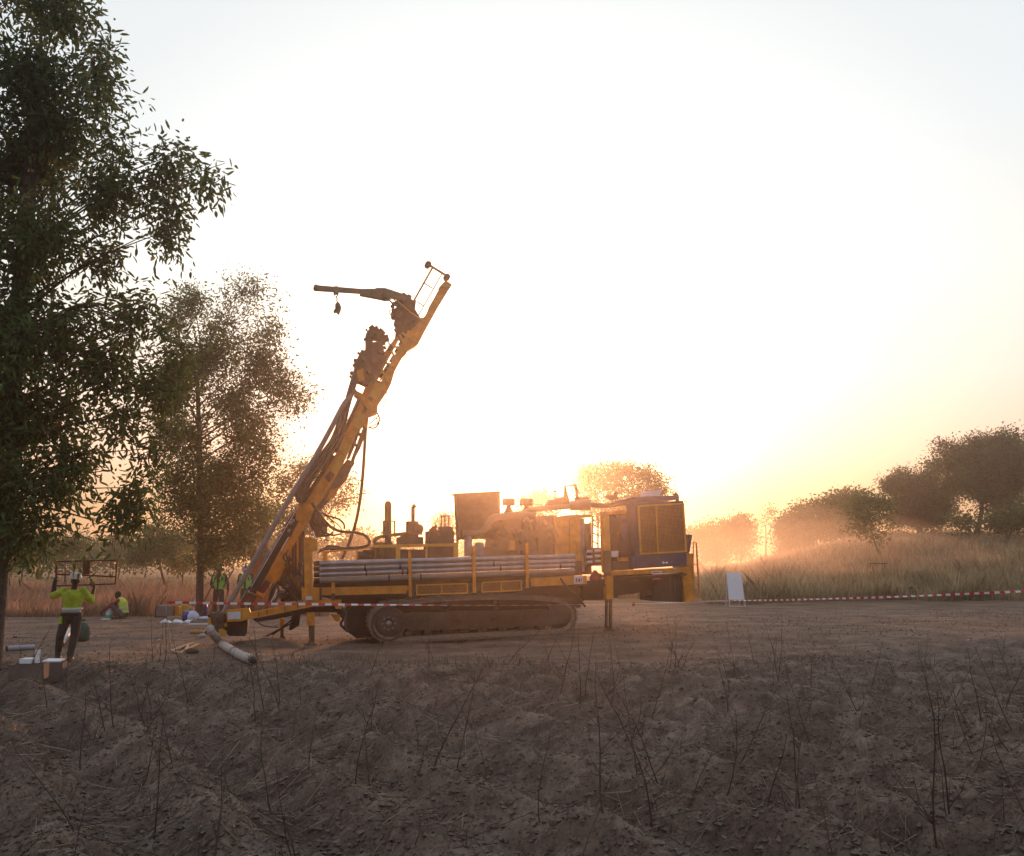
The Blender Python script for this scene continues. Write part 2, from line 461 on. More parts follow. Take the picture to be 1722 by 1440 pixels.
def leaves_mesh(cent, n_per, L_, W_, droop, spread, r_, hexa=False, vz=0.8):
    """leaves in small sprigs round the centres"""
    nc = len(cent)
    C = np.repeat(cent, n_per, 0)
    n = len(C)
    off = r_.normal(size=(n, 3))*spread*np.array([1, 1, vz])
    C = C+off
    d = r_.normal(size=(n, 3)); d[:, 2] = d[:, 2]*0.6-droop
    d += off/spread*0.35
    d /= np.linalg.norm(d, axis=1, keepdims=True)
    a = np.cross(d, r_.normal(size=(n, 3))); a /= np.linalg.norm(a, axis=1, keepdims=True)
    nn = np.cross(d, a)
    l = (L_*(0.35+1.0*r_.random(n)))[:, None]; w = (W_*(0.7+0.6*r_.random(n)))[:, None]
    if hexa:
        v = np.stack([C, C+d*l*0.30+a*w*0.5+nn*w*0.12, C+d*l*0.70+a*w*0.42+nn*w*0.05, C+d*l+nn*-l*0.10,
                      C+d*l*0.70-a*w*0.42+nn*w*0.05, C+d*l*0.30-a*w*0.5+nn*w*0.12], 1)
        k = 6; b = np.arange(n)[:, None]*6
        F = np.concatenate([b+np.array([[0, 1, 2, 3]]), b+np.array([[0, 3, 4, 5]])], 0)
    else:
        v = np.stack([C, C+d*l*0.5+a*w*0.5, C+d*l+nn*l*0.1, C+d*l*0.5-a*w*0.5], 1)
        b = np.arange(n)[:, None]*4; F = b+np.array([[0, 1, 2, 3]])
    return v.reshape(-1, 3), F

def make_tree(name, label, base, lobes, ncl, n_per, L_, W_, spread, leafm, trunk_r, fork, cat='tree', group=None, droop=0.5, seed=1, lean=(0, 0), hexa=False, twigs=0.6, vz=0.8, rough=0.55, shell=0.55, bare=(), limbs=None):
    """lobes: (centre Vector, (rx, ry, rz)); trunk from base to fork, limbs to the lobes, twigs to the sprigs"""
    r_ = np.random.default_rng(seed)
    base = Vector(base)
    t = empty(name, base, label, cat, group)
    vol = np.array([l[1][0]*l[1][2] for l in lobes]); vol = vol/vol.sum()
    idx = r_.choice(len(lobes), ncl, p=vol)
    u = r_.normal(size=(ncl, 3)); u /= np.linalg.norm(u, axis=1, keepdims=True)
    rad = (shell+(1-shell)*r_.random(ncl))*np.where(r_.random(ncl) < 0.35, r_.random(ncl), 1)
    lc = np.array([tuple(l[0]) for l in lobes]); lr = np.array([l[1] for l in lobes])
    C = lc[idx]+u*rad[:, None]*lr[idx]
    C += (u*lr[idx])*(rough*vnoise(u[:, 0]*2.3+idx*7.7, u[:, 2]*2.3+idx*3.1)[:, None])
    C[:, 2] = np.maximum(C[:, 2], base.z+0.3)
    # leave out sprigs in a few noise-shaped holes
    keep = (vnoise((C[:, 0]+0.6*C[:, 1])*1.7/ max(0.6, spread*3), (C[:, 2]-0.5*C[:, 0])*1.3/max(0.6, spread*3)) + vnoise(C[:, 1]*0.9+9+C[:, 0]*0.5, C[:, 2]*0.7)) > -0.32
    C = C[keep]; idx = idx[keep]
    V, F = leaves_mesh(C-np.array([0, 0, spread*(vz-0.8)*0.8]), n_per, L_, W_, droop, spread, r_, hexa, vz)
    cme = np_mesh('crown', V-np.array(base), F, leafm)
    cr_ = link('crown', cme, t)
    # wood
    mb = MB(); fork = Vector(fork)
    mid = base.lerp(fork, 0.5)+Vector((lean[0], 0, 0))*0.5
    tp = cr_spline([base-Vector((0, 0, 0.15)), base+Vector((0, 0, 0.35)), mid, fork], 4)
    rr = [trunk_r*(1.35-0.45*min(1, i/3)-0.60*i/len(tp)) for i in range(len(tp))]
    mb.tube(tp, rr, 9)
    top = rr[-1]
    nodes = []
    for li, (c, rad3) in enumerate(lobes):
        c = Vector(c)
        src = fork if c.z > fork.z+1.0 else base.lerp(fork, max(0.28, min(0.97, 0.82*(c.z-base.z)/(fork.z-base.z+1e-3))))
        k = 0.25+0.35*random.random()
        m1 = src.lerp(c, 0.45)+Vector((r_.normal()*0.12, r_.normal()*0.12, 0.12*(c-src).length*0.6))
        pts = cr_spline([src, m1, c], 3)
        r0 = top*(0.62 if trunk_r < 0.2 or len(lobes) < 22 else 0.42)*min(1, 0.4+max(rad3)/2.2)
        mb.tube(pts, [r0*(1-0.75*i/(len(pts)-1)) for i in range(len(pts))], 6)
        nodes.append(pts)
    nt_ = int(len(C)*twigs)
    for i in range(nt_):
        c = Vector(C[i % len(C)])+(Vector(r_.normal(size=3))*spread if i >= len(C) else Vector()); pts = nodes[idx[i % len(C)]]
        s = min(pts[1:], key=lambda q: (q-c).length)
        m1 = s.lerp(c, 0.5)+Vector(r_.normal(size=3))*0.08*(c-s).length
        rt = max(0.006, min(0.03, 0.012*(c-s).length+0.004)) * (1 if trunk_r > 0.1 else 0.6)
        mb.tube([s, m1, c], [rt, rt*0.7, rt*0.35], 4, cap=False)
    mb.build('trunk', BARK, t)
    return t

def lob(lst, Y, dy=None, extra=1.0):
    """(px, py, rx_px, rz_px[, dY]) -> lobes at depth Y"""
    out = []
    for l in lst:
        px, py, rx, rz = l[:4]; dYY = l[4] if len(l) > 4 else 0.0
        s = (Y+dYY)/FPX
        out.append((P(px, py, Y+dYY), (rx*s*extra, (dy if dy else 0.8*max(rx, rz)*s), rz*s*extra)))
    return out

# 1 the big tree on the left
TY = 15.6
b1 = Vector((-8.38, TY, gz(-8.38, TY)))
L1 = [(40, -60, 130, 70), (100, 20, 80, 70), (150, 75, 50, 38, 0.4), (60, 120, 120, 80, -0.6), (170, 130, 36, 40), (190, 175, 34, 30, 0.3),
      (110, 215, 90, 60), (40, 270, 120, 90, 0.5), (190, 250, 40, 40), (170, 320, 70, 60, -0.4), (230, 335, 40, 40), (268, 290, 28, 32, 0.2), (298, 258, 22, 24, 0.3),
      (322, 290, 26, 22), (378, 275, 18, 14), (352, 300, 24, 16), (292, 345, 34, 30), (235, 400, 48, 40, -0.3), (290, 385, 24, 26), (60, 400, 130, 90, -0.5), (180, 430, 70, 50, 0.4),
      (110, 520, 120, 80, 0.4), (30, 560, 110, 90, -0.4), (225, 520, 60, 40), (265, 560, 50, 42, -0.3), (180, 610, 80, 45), (110, 690, 80, 50, 0.5), (30, 690, 80, 80), (240, 640, 46, 36),
      (215, 700, 45, 40, -0.2), (120, 780, 80, 50), (40, 800, 90, 80, -0.4), (190, 790, 44, 46), (205, 850, 32, 36), (140, 870, 60, 45), (60, 870, 80, 40), (160, 912, 30, 20), (205, 890, 18, 20), (20, 905, 50, 24), (292, 535, 34, 30, 0.3), (300, 590, 30, 30), (272, 690, 30, 32, 0.3), (250, 755, 22, 30), (228, 820, 20, 26, 0.2), (285, 640, 24, 24),
      (-90, 300, 100, 200), (-90, 650, 100, 220), (-80, 20, 90, 160)]
make_tree('leafy_tree', 'big dark leafy tree filling the left edge, long narrow hanging leaves', b1, lob(L1, TY), 2450, 25, 0.165, 0.046, 0.145, LEAF, 0.29,
          P(62, 170, TY), droop=0.85, seed=3, hexa=True, twigs=1.0, vz=1.45, rough=0.9, shell=0.35)
# 2 the slender tree left of the mast
def on_ground(px, Y, dx=0.0):
    x = P(px, 945, Y).x+dx
    return Vector((x, Y, gz(x, Y)))
T2Y = 33.0
L2 = [(a_+(a_-345)*0.06, b_, c_*1.08, d_*1.3) for a_, b_, c_, d_ in [(400, 492, 34, 20), (447, 500, 16, 16), (425, 475, 16, 10), (325, 505, 42, 20), (300, 540, 30, 28), (380, 545, 60, 38), (445, 560, 22, 26), (345, 600, 75, 42), (430, 610, 40, 36),
      (465, 640, 34, 22), (498, 665, 30, 14), (522, 690, 18, 10), (445, 680, 52, 26), (380, 670, 60, 36), (290, 650, 46, 44), (320, 730, 60, 44), (400, 735, 50, 38), (440, 755, 22, 26),
      (370, 790, 64, 42), (300, 800, 36, 36), (430, 800, 24, 22), (330, 850, 70, 42), (395, 850, 40, 32), (345, 905, 62, 34), (400, 900, 30, 24), (345, 940, 50, 12), (300, 640, 30, 40), (410, 700, 40, 50), (470, 720, 14, 20), (285, 720, 24, 40), (430, 860, 30, 30)]]
b2 = on_ground(339, T2Y)
make_tree('slender_tree', 'tall slender leafy tree just left of the drill mast, straight bare lower trunk', b2, lob(L2, T2Y), 3300, 22, 0.15, 0.055, 0.25, LEAF2, 0.19,
          P(332, 640, T2Y), droop=0.7, seed=11, twigs=0.6, shell=0.3, lean=(0.15, 0), vz=1.1, rough=0.7)
# sprays of yellowing leaves under its crown
def far_tree(name, label, Y, lobes, ncl, basepx, trunk_r=0.16, forkpx=None, n_per=16, L_=0.30, W_=0.17, spread=0.42, leafm=None, group=None, cat='tree', seed=1, twigs=0.25, droop=0.2, shell=0.5):
    b = on_ground(basepx, Y)
    lb = lob(lobes, Y)
    if forkpx is None:
        zz = sum(l[0].z for l in lb)/len(lb); fk = Vector((b.x+0.2, Y, b.z+max(0.6, (zz-b.z)*0.55)))
    else: fk = P(forkpx[0], forkpx[1], Y)
    return make_tree(name, label, b, lb, ncl, n_per, L_, W_, spread, leafm or LEAF3, trunk_r, fk, group=group, cat=cat, seed=seed, twigs=twigs, droop=droop, shell=shell, rough=0.9)
far_tree('spreading_tree', 'spreading tree behind the lower part of the mast', 52, [(520, 790, 42, 16), (568, 803, 22, 20), (480, 815, 26, 20), (530, 835, 36, 26), (575, 842, 18, 22), (470, 865, 34, 28), (510, 890, 44, 30), (590, 826, 8, 16)], 430, 508, 0.16, (512, 880), L_=0.2, W_=0.09, spread=0.32, leafm=LEAF2, seed=21, twigs=0.6, n_per=20)
far_tree('leaning_tree', 'small tree with a leaning trunk standing in the red grass left of the slender tree', 56, [(262, 925, 34, 22), (235, 935, 26, 22), (285, 918, 24, 24), (262, 895, 28, 22)], 240, 283, 0.13, (268, 945), L_=0.24, W_=0.12, spread=0.36, leafm=LEAF2, seed=22)
far_tree('yellowing_tree', 'low tree with yellow leaves between the leaning tree and the slender tree', 60, [(308, 950, 20, 12), (320, 942, 14, 12), (296, 944, 12, 10)], 110, 308, 0.09, (308, 960), L_=0.24, W_=0.12, spread=0.3, leafm=LEAFY, seed=23)
far_tree('thin_tree', 'thin trunked tree in the scrub at the far left', 62, [(38, 930, 26, 16), (60, 922, 26, 18), (20, 925, 24, 20)], 160, 38, 0.10, (40, 940), L_=0.24, W_=0.12, spread=0.36, leafm=LEAF2, seed=24)
far_tree('thin_tree', 'thin tree behind the red frame that the man in the white helmet carries', 66, [(104, 925, 26, 16), (130, 915, 26, 18), (80, 918, 20, 16)], 160, 112, 0.10, (110, 945), L_=0.24, W_=0.12, spread=0.36, leafm=LEAF2, seed=25)
ORD = 'first second third fourth fifth sixth seventh eighth ninth tenth'.split()
k = 0
for px, Y, top, w in ((-30, 105, 905, 40), (20, 120, 912, 34), (70, 98, 900, 42), (140, 110, 904, 44), (200, 96, 896, 40), (245, 118, 902, 36), (300, 100, 890, 40), (365, 115, 898, 36), (420, 92, 884, 36), (462, 110, 896, 30), (540, 120, 905, 40), (600, 100, 893, 30), (640, 112, 900, 30), (690, 125, 905, 34), (800, 110, 900, 40), (850, 95, 890, 30)):
    far_tree('distant_tree', (ORD[k]+' from the left of the distant trees in the line left of the mast' if px < 480 else ORD[k-10]+' from the left of the hazy trees low on the skyline behind the rig'), Y,
             [(px, top+18, w*0.8, 16), (px-w*0.5, top+28, w*0.5, 16), (px+w*0.5, top+26, w*0.5, 18), (px, top+40, w, 16)], 170, px, 0.14, seed=40+k, L_=0.4, W_=0.24, spread=0.55,
             group=('distant trees left of the mast' if px < 480 else 'distant trees behind the rig deck'), twigs=0.15)
    k += 1
far_tree('round_tree', 'small round tree on the skyline left of the tall square cooler on the rig', 88, [(742, 880, 20, 14), (752, 872, 12, 10), (735, 895, 18, 12), (757, 893, 12, 14)], 150, 746, 0.12, L_=0.26, W_=0.15, seed=61, spread=0.36, twigs=0.4)
far_tree('round_tree', 'low tree glowing orange behind the two air cleaners', 84, [(890, 840, 18, 14), (910, 834, 20, 12), (930, 842, 16, 14), (905, 858, 34, 18), (905, 885, 34, 22)], 270, 905, 0.16, L_=0.26, W_=0.16, seed=62, spread=0.4, twigs=0.3)
far_tree('broad_tree', 'broad dome shaped tree glowing orange behind the rear of the rig', 78, [(1000, 796, 34, 18), (1045, 790, 44, 16), (1088, 798, 34, 18), (985, 815, 24, 20), (1108, 820, 20, 18), (1040, 818, 60, 24), (1090, 835, 30, 18), (990, 845, 30, 24), (1050, 855, 60, 26), (1045, 890, 44, 20)], 900, 1045, 0.32, (1045, 880), L_=0.21, W_=0.12, seed=63, spread=0.42, n_per=28)
# right hand side: the row of trees fading into the dust
RT = [(1165, 130, 884, 22, 0), (1205, 125, 872, 26, 0), (1245, 120, 864, 26, 0), (1330, 112, 862, 22, 0), (1352, 104, 846, 26, 1), (1398, 98, 833, 30, 1), (1432, 92, 824, 28, 1)]
for i, (px, Y, top, w, q) in enumerate(RT):
    far_tree('hazy_tree', (ORD[i]+' from the left of the low hazy trees in the dust right of the rig' if q == 0 else ORD[i-4]+' from the left of the three mid sized trees half lost in the dust'), Y,
             [(px, top+14, w*0.8, 12), (px-w*0.6, top+24, w*0.5, 13), (px+w*0.6, top+22, w*0.5, 13), (px, top+36, w*1.1, 18), (px, top+58, w*1.1, 20)], 420, px, 0.16, seed=70+i, L_=0.36, W_=0.20, spread=0.48,
             group=('low hazy trees right of the rig' if q == 0 else 'row of trees half lost in the dust'), twigs=0.25)
far_tree('bare_tree', 'twiggy nearly leafless tree standing above the hazy trees right of the rig', 115, [(1286, 868, 20, 12), (1298, 862, 16, 12), (1275, 872, 14, 10)], 60, 1288, 0.14, (1288, 885), seed=80, L_=0.3, W_=0.12, spread=0.4, twigs=2.0, n_per=8)
far_tree('crooked_tree', 'slim crooked tree with thin pale trunk in the dry grass right of the white board', 54, [(1455, 838, 26, 12), (1478, 845, 24, 14), (1440, 858, 24, 14), (1470, 872, 26, 16), (1450, 888, 22, 12), (1492, 865, 14, 12), (1478, 900, 20, 10)], 250, 1480, 0.085, (1462, 880), L_=0.2, W_=0.09, spread=0.3, leafm=LEAF2, seed=81, twigs=1.0)
far_tree('dark_tree', 'dense dark tree with a ragged top left of the tallest right hand tree', 80, [(1530, 822, 32, 22), (1500, 818, 20, 14), (1562, 806, 28, 20), (1535, 850, 46, 28), (1580, 840, 34, 30), (1510, 870, 30, 20), (1565, 874, 44, 20), (1515, 800, 12, 10)], 1350, 1550, 0.3, seed=82, n_per=30, L_=0.20, W_=0.11, spread=0.4, leafm=LEAF)
far_tree('tall_tree', 'tallest tree on the right, full rounded crown on a forked trunk', 74, [(1690, 742, 34, 18), (1650, 748, 34, 18), (1612, 760, 26, 16), (1585, 750, 12, 10), (1600, 780, 34, 20), (1700, 770, 40, 26), (1650, 785, 50, 26), (1570, 785, 20, 12), (1700, 810, 34, 28), (1640, 820, 36, 24), (1610, 810, 30, 22), (1680, 845, 34, 22), (1735, 780, 40, 40), (1660, 765, 50, 22), (1630, 800, 40, 30), (1690, 800, 40, 40)], 2300, 1646, 0.34, (1652, 850), seed=83, n_per=28, L_=0.20, W_=0.11, spread=0.4, leafm=LEAF)
far_tree('shrub', 'low green thicket under the tallest tree at the right edge', 70, [(1715, 872, 40, 18), (1680, 880, 30, 14), (1620, 880, 26, 12), (1750, 862, 40, 24)], 600, 1700, 0.08, seed=84, n_per=16, L_=0.24, W_=0.14, leafm=LEAF2, cat='shrub')

# ------------------------------------------------------------------ grasses (uncountable)
def blade_mat(name, c1, c2):
    return leaf_material(name, c1, c2, 0.45)
def grass(name, label, n, pxr, Yr, hr, w, m, seed, power=1.0, hmod=True, thr=-0.28):
    r_ = np.random.default_rng(seed)
    Y = Yr[0]+(Yr[1]-Yr[0])*r_.random(n)**power
    px = pxr[0]+(pxr[1]-pxr[0])*r_.random(n)
    X = (px-861)/FPX*Y
    Y = Y+0.9*fbm(X*0.35, Y*0.2, 2)
    if hmod:
        dens = fbm(X*0.35+5, Y*0.25, 3)
        keep = dens > thr
        X, Y = X[keep], Y[keep]
    n = len(X)
    Z = height(X, Y)
    patch = (0.5+1.0*np.clip(fbm(X*0.6, Y*0.6+7, 4)+0.3, 0, 1))*(0.6+0.6*r_.random(n))
    h = (hr[0]+(hr[1]-hr[0])*r_.random(n))*patch
    h = h*(1-0.5*_sm(Y, 52, 75))
    a = r_.random(n)*math.pi; lean = r_.normal(size=(n, 2))*0.28*h[:, None]
    ww = w*(0.6+0.8*r_.random(n))*(Y/45.0)**0.5
    B = np.stack([X, Y, Z-0.03], 1)
    s = np.stack([np.cos(a)*ww/2, np.sin(a)*ww/2, 0*a], 1)
    M1 = B+np.stack([lean[:, 0]*0.35, lean[:, 1]*0.35, h*0.55], 1)
    T = B+np.stack([lean[:, 0], lean[:, 1], h], 1)
    V = np.stack([B-s, B+s, M1+s*0.9, T, M1-s*0.9], 1).reshape(-1, 3)
    F = np.arange(n)[:, None]*5+np.array([[0, 1, 2, 3, 4]])
    me = np_mesh(name, V, F, m)
    o = link(name, me); tag(o, kind='stuff')
    return o
GR1 = blade_mat('dry_tan_grass', (0.24, 0.185, 0.10), (0.56, 0.44, 0.26))
GR2 = blade_mat('dry_reddish_grass', (0.22, 0.13, 0.085), (0.50, 0.31, 0.20))
GR3 = blade_mat('field_weeds', (0.07, 0.050, 0.034), (0.15, 0.11, 0.065))
grass('dry_grass', '', 100000, (1180, 1900), (38.5, 96), (0.25, 0.95), 0.030, GR1, 1, 1.3, thr=-0.5)
grass('dry_grass', '', 16000, (1250, 1900), (44, 90), (0.4, 1.15), 0.03, GR2, 8, 1.2)
grass('dry_grass', '', 45000, (540, 1230), (45, 100), (0.6, 1.2), 0.040, GR1, 2, 1.4)
grass('dry_grass', '', 70000, (-160, 560), (33.8, 66), (0.12, 0.95), 0.022, GR2, 3, 1.3)
grass('dry_grass', '', 16000, (-200, 600), (60, 110), (0.5, 0.9), 0.040, GR1, 4, 1.2)
grass('low_weeds', '', 7500, (-150, 1900), (14.6, 19.0), (0.03, 0.26), 0.010, GR3, 5, 0.9, thr=0.02)
grass('low_weeds', '', 5000, (-150, 1900), (5.4, 15.5), (0.03, 0.14), 0.010, GR3, 6, 1.2)
grass('low_weeds', '', 9000, (950, 1900), (18.0, 33), (0.02, 0.13), 0.014, GR3, 7, 1.2, thr=0.02)

grass('field_stubble', '', 10000, (-150, 1900), (5.4, 17.5), (0.03, 0.20), 0.006, blade_mat('stubble', (0.08, 0.055, 0.04), (0.22, 0.16, 0.10)), 9, 1.2, thr=0.0)
# dry leaf litter and clods lying on the ploughed soil
def litter(name, n, Yr, size, m, seed, flat=True):
    r_ = np.random.default_rng(seed)
    Y = Yr[0]+(Yr[1]-Yr[0])*r_.random(n)**1.5
    X = ((-150+2050*r_.random(n))-861)/FPX*Y
    Z = height(X, Y)+0.008
    C = np.stack([X, Y, Z], 1); s = size*(0.4+1.1*r_.random(n))[:, None]
    if flat:
        a = r_.random(n)*6.28; d = np.stack([np.cos(a), np.sin(a), 0.5*r_.normal(size=n)], 1); b = np.stack([-np.sin(a), np.cos(a), 0.5*r_.normal(size=n)], 1)
        V = np.stack([C, C+d*s*0.5+b*s*0.3, C+d*s, C+d*s*0.5-b*s*0.3], 1).reshape(-1, 3)
        F = np.arange(n)[:, None]*4+np.array([[0, 1, 2, 3]])
    else:
        base = np.array([[1, 0, 0], [-1, 0, 0], [0, 1, 0], [0, -1, 0], [0, 0, 1], [0, 0, -1]], float)
        V = (C[:, None, :]+base[None]*(s[:, None, :]*(0.5+0.7*r_.random((n, 6, 1))))*np.array([1, 1, 0.7])+0.2*s[:, None, :]*r_.normal(size=(n, 6, 3))).reshape(-1, 3)
        T_ = np.array([[0, 2, 4], [2, 1, 4], [1, 3, 4], [3, 0, 4], [2, 0, 5], [1, 2, 5], [3, 1, 5], [0, 3, 5]])
        F = (np.arange(n)[:, None, None]*6+T_[None]).reshape(-1, 3)
    o = link(name, np_mesh(name, V, F, m)); tag(o, kind='stuff')
CLOD = mat('soil_clod', (0.155, 0.116, 0.088), 0.95, 0, 0.35, 9)
LIT = leaf_material('dead_leaf', (0.07, 0.042, 0.028), (0.26, 0.18, 0.12), 0.2)
litter('soil_clods', 22000, (5.2, 18.5), 0.024, CLOD, 11, False)
litter('leaf_litter', 6500, (5.2, 17.5), 0.032, LIT, 12)
litter('leaf_litter', 3000, (17.5, 30), 0.032, LIT, 13)
litter('soil_clods', 6000, (17.0, 36), 0.022, mat('pad_clod', (0.20, 0.135, 0.10), 0.95, 0, 0.35, 9), 14, False)
def straw(n, Yr, L_, seed, m):
    r_ = np.random.default_rng(seed)
    Y = Yr[0]+(Yr[1]-Yr[0])*r_.random(n)**1.4; X = ((-150+2050*r_.random(n))-861)/FPX*Y
    keep = fbm(X*0.8, Y*0.8+30, 3) > -0.1; X = X[keep]; Y = Y[keep]; n = len(X)
    a = r_.random(n)*6.28; l = L_*(0.3+r_.random(n)); X2 = X+np.cos(a)*l; Y2 = Y+np.sin(a)*l
    A_ = np.stack([X, Y, height(X, Y)+0.012], 1); B_ = np.stack([X2, Y2, height(X2, Y2)+0.012+0.05*r_.random(n)], 1)
    s = np.stack([-np.sin(a), np.cos(a), 0*a], 1)*0.0032; z = np.array([[0, 0, 0.005]])
    V = np.stack([A_-s, A_+s, A_+z, B_-s*0.6, B_+s*0.6, B_+z], 1).reshape(-1, 3)
    b_ = np.arange(n)[:, None]*6
    F = np.concatenate([b_+np.array([[0, 3, 5, 2]]), b_+np.array([[2, 5, 4, 1]]), b_+np.array([[0, 1, 4, 3]])])
    tag(link('dry_straw', np_mesh('dry_straw', V, F, m)), kind='stuff')
straw(5200, (5.3, 19), 0.22, 31, leaf_material('pale_straw', (0.12, 0.08, 0.05), (0.42, 0.32, 0.21), 0.1))
straw(2500, (5.3, 16), 0.5, 32, leaf_material('dark_sticks', (0.05, 0.03, 0.022), (0.12, 0.075, 0.05), 0.05))
GRN = leaf_material('green_sprouts', (0.035, 0.05, 0.018), (0.07, 0.085, 0.03), 0.3)
grass('green_sprouts', '', 6000, (-150, 1900), (6, 20), (0.02, 0.09), 0.012, GRN, 15, 0.8, thr=0.05)

# ------------------------------------------------------------------ bare stalks left in the ploughed field
def stalk_mesh(seed, h, r0, nb):
    rr = random.Random(seed); b = MB()
    p = Vector((0, 0, -0.05)); pts = [p.copy()]; d = Vector((rr.uniform(-.18, .18), rr.uniform(-.18, .18), 1)).normalized()
    n = 7
    for i in range(n):
        d = (d+Vector((rr.uniform(-.16, .16), rr.uniform(-.16, .16), 0.05))).normalized()
        p = p+d*(h/n); pts.append(p.copy())
    b.tube(pts, [r0*(1-0.75*i/n) for i in range(n+1)], 5)
    for k in range(nb):
        i = rr.randint(1, n-1); s = pts[i]; a = rr.uniform(0, 6.28); L_ = h*rr.uniform(0.2, 0.5)*(1-0.4*i/n)
        dd = Vector((math.cos(a)*0.75, math.sin(a)*0.75, rr.uniform(0.35, 1.0))).normalized()
        q1 = s+dd*L_*0.5+Vector((0, 0, 0.02)); q2 = q1+(dd+Vector((rr.uniform(-.3, .3), rr.uniform(-.3, .3), 0.35))).normalized()*L_*0.5
        r1 = r0*0.5*(1-0.5*i/n)
        b.tube([s, q1, q2], [r1, r1*0.7, r1*0.3], 4, cap=False)
        if rr.random() < 0.5:
            q3 = q1+(dd*0.5+Vector((rr.uniform(-.6, .6), rr.uniform(-.6, .6), 0.6))).normalized()*L_*0.3
            b.tube([q1, q3], [r1*0.5, r1*0.2], 4, cap=False)
    return b.mesh('dry_stalk', TWIG)
protos = [stalk_mesh(100+i, 0.9, random.uniform(0.0055, 0.009), random.choice((1, 2, 3, 4, 6, 7))) for i in range(16)]
named = [(1575, 1412, 1.30, 0.0085, 9, 'large forked stalk at the lower right, its two main stems spread in a V'),
         (1098, 1388, 1.25, 0.0085, 3, 'tall nearly straight stalk in the foreground right of the middle'),
         (1016, 1368, 1.05, 0.0080, 5, 'kinked stalk with a low side shoot just left of the tallest straight one'),
         (775, 1240, 0.75, 0.0075, 7, 'bushy stalk of several stems in the middle of the foreground'),
         (135, 1290, 0.95, 0.0080, 2, 'thin upright stalk at the lower left near the ridge')]
for i, (px, py, h, r0, nb, lab) in enumerate(named):
    g = G(px, py)
    o = link('dry_stalk', stalk_mesh(300+i, h, r0, nb), loc=g)
    o.rotation_euler = (0, 0, i*1.3)
    tag(o, lab, 'stalk')
cnt = 0
rs = random.Random(5)
while cnt < 240:
    Y = 5.6+12.2*rs.random()**0.85
    px = -30+1790*rs.random()
    X = (px-861)/FPX*Y
    cx = X*0.83+Y*0.55
    if abs(((cx/1.05) % 1.0)-0.5) < 0.22 and rs.random() < 0.7: continue
    o = bpy.data.objects.new('dry_stalk', rs.choice(protos)); COL.objects.link(o)
    o.location = (X, Y, gz(X, Y)-0.01)
    s = rs.uniform(0.2, 1.2)**1.3
    o.scale = (s**0.5, s**0.5, s)
    o.rotation_euler = (rs.gauss(0, 0.26), rs.gauss(0, 0.26), rs.uniform(0, 6.28))
    tag(o, 'thin leafless stalk left standing in the ploughed foreground', 'stalk', 'bare stalks standing in the ploughed field')
    cnt += 1
# ------------------------------------------------------------------ the drill rig
rig_base = R(800, 1060, 1.2); rig_base.z = gz(rig_base.x, rig_base.y)
rig = empty('drill_rig', rig_base, 'yellow and blue crawler drill rig, long mast raised and leaning right, on the dirt', 'drill rig')
def part(name, mb, m, parent=None, label=None): return mb.build(name, m, parent or rig, label)
def seg(a, b, da, db=None): return [R(a[0], a[1], da), R(b[0], b[1], da if db is None else db)]
def hose(pts, r, name='hose', m=None, parent=None, n=7, k=5):
    """pts: (px, py, d)"""
    b = MB(); b.tube(cr_spline([R(*p) for p in pts], k), r, n)
    return part(name, b, m or RUB, parent)
m1 = dR(0)     # metres per photo pixel at the near side

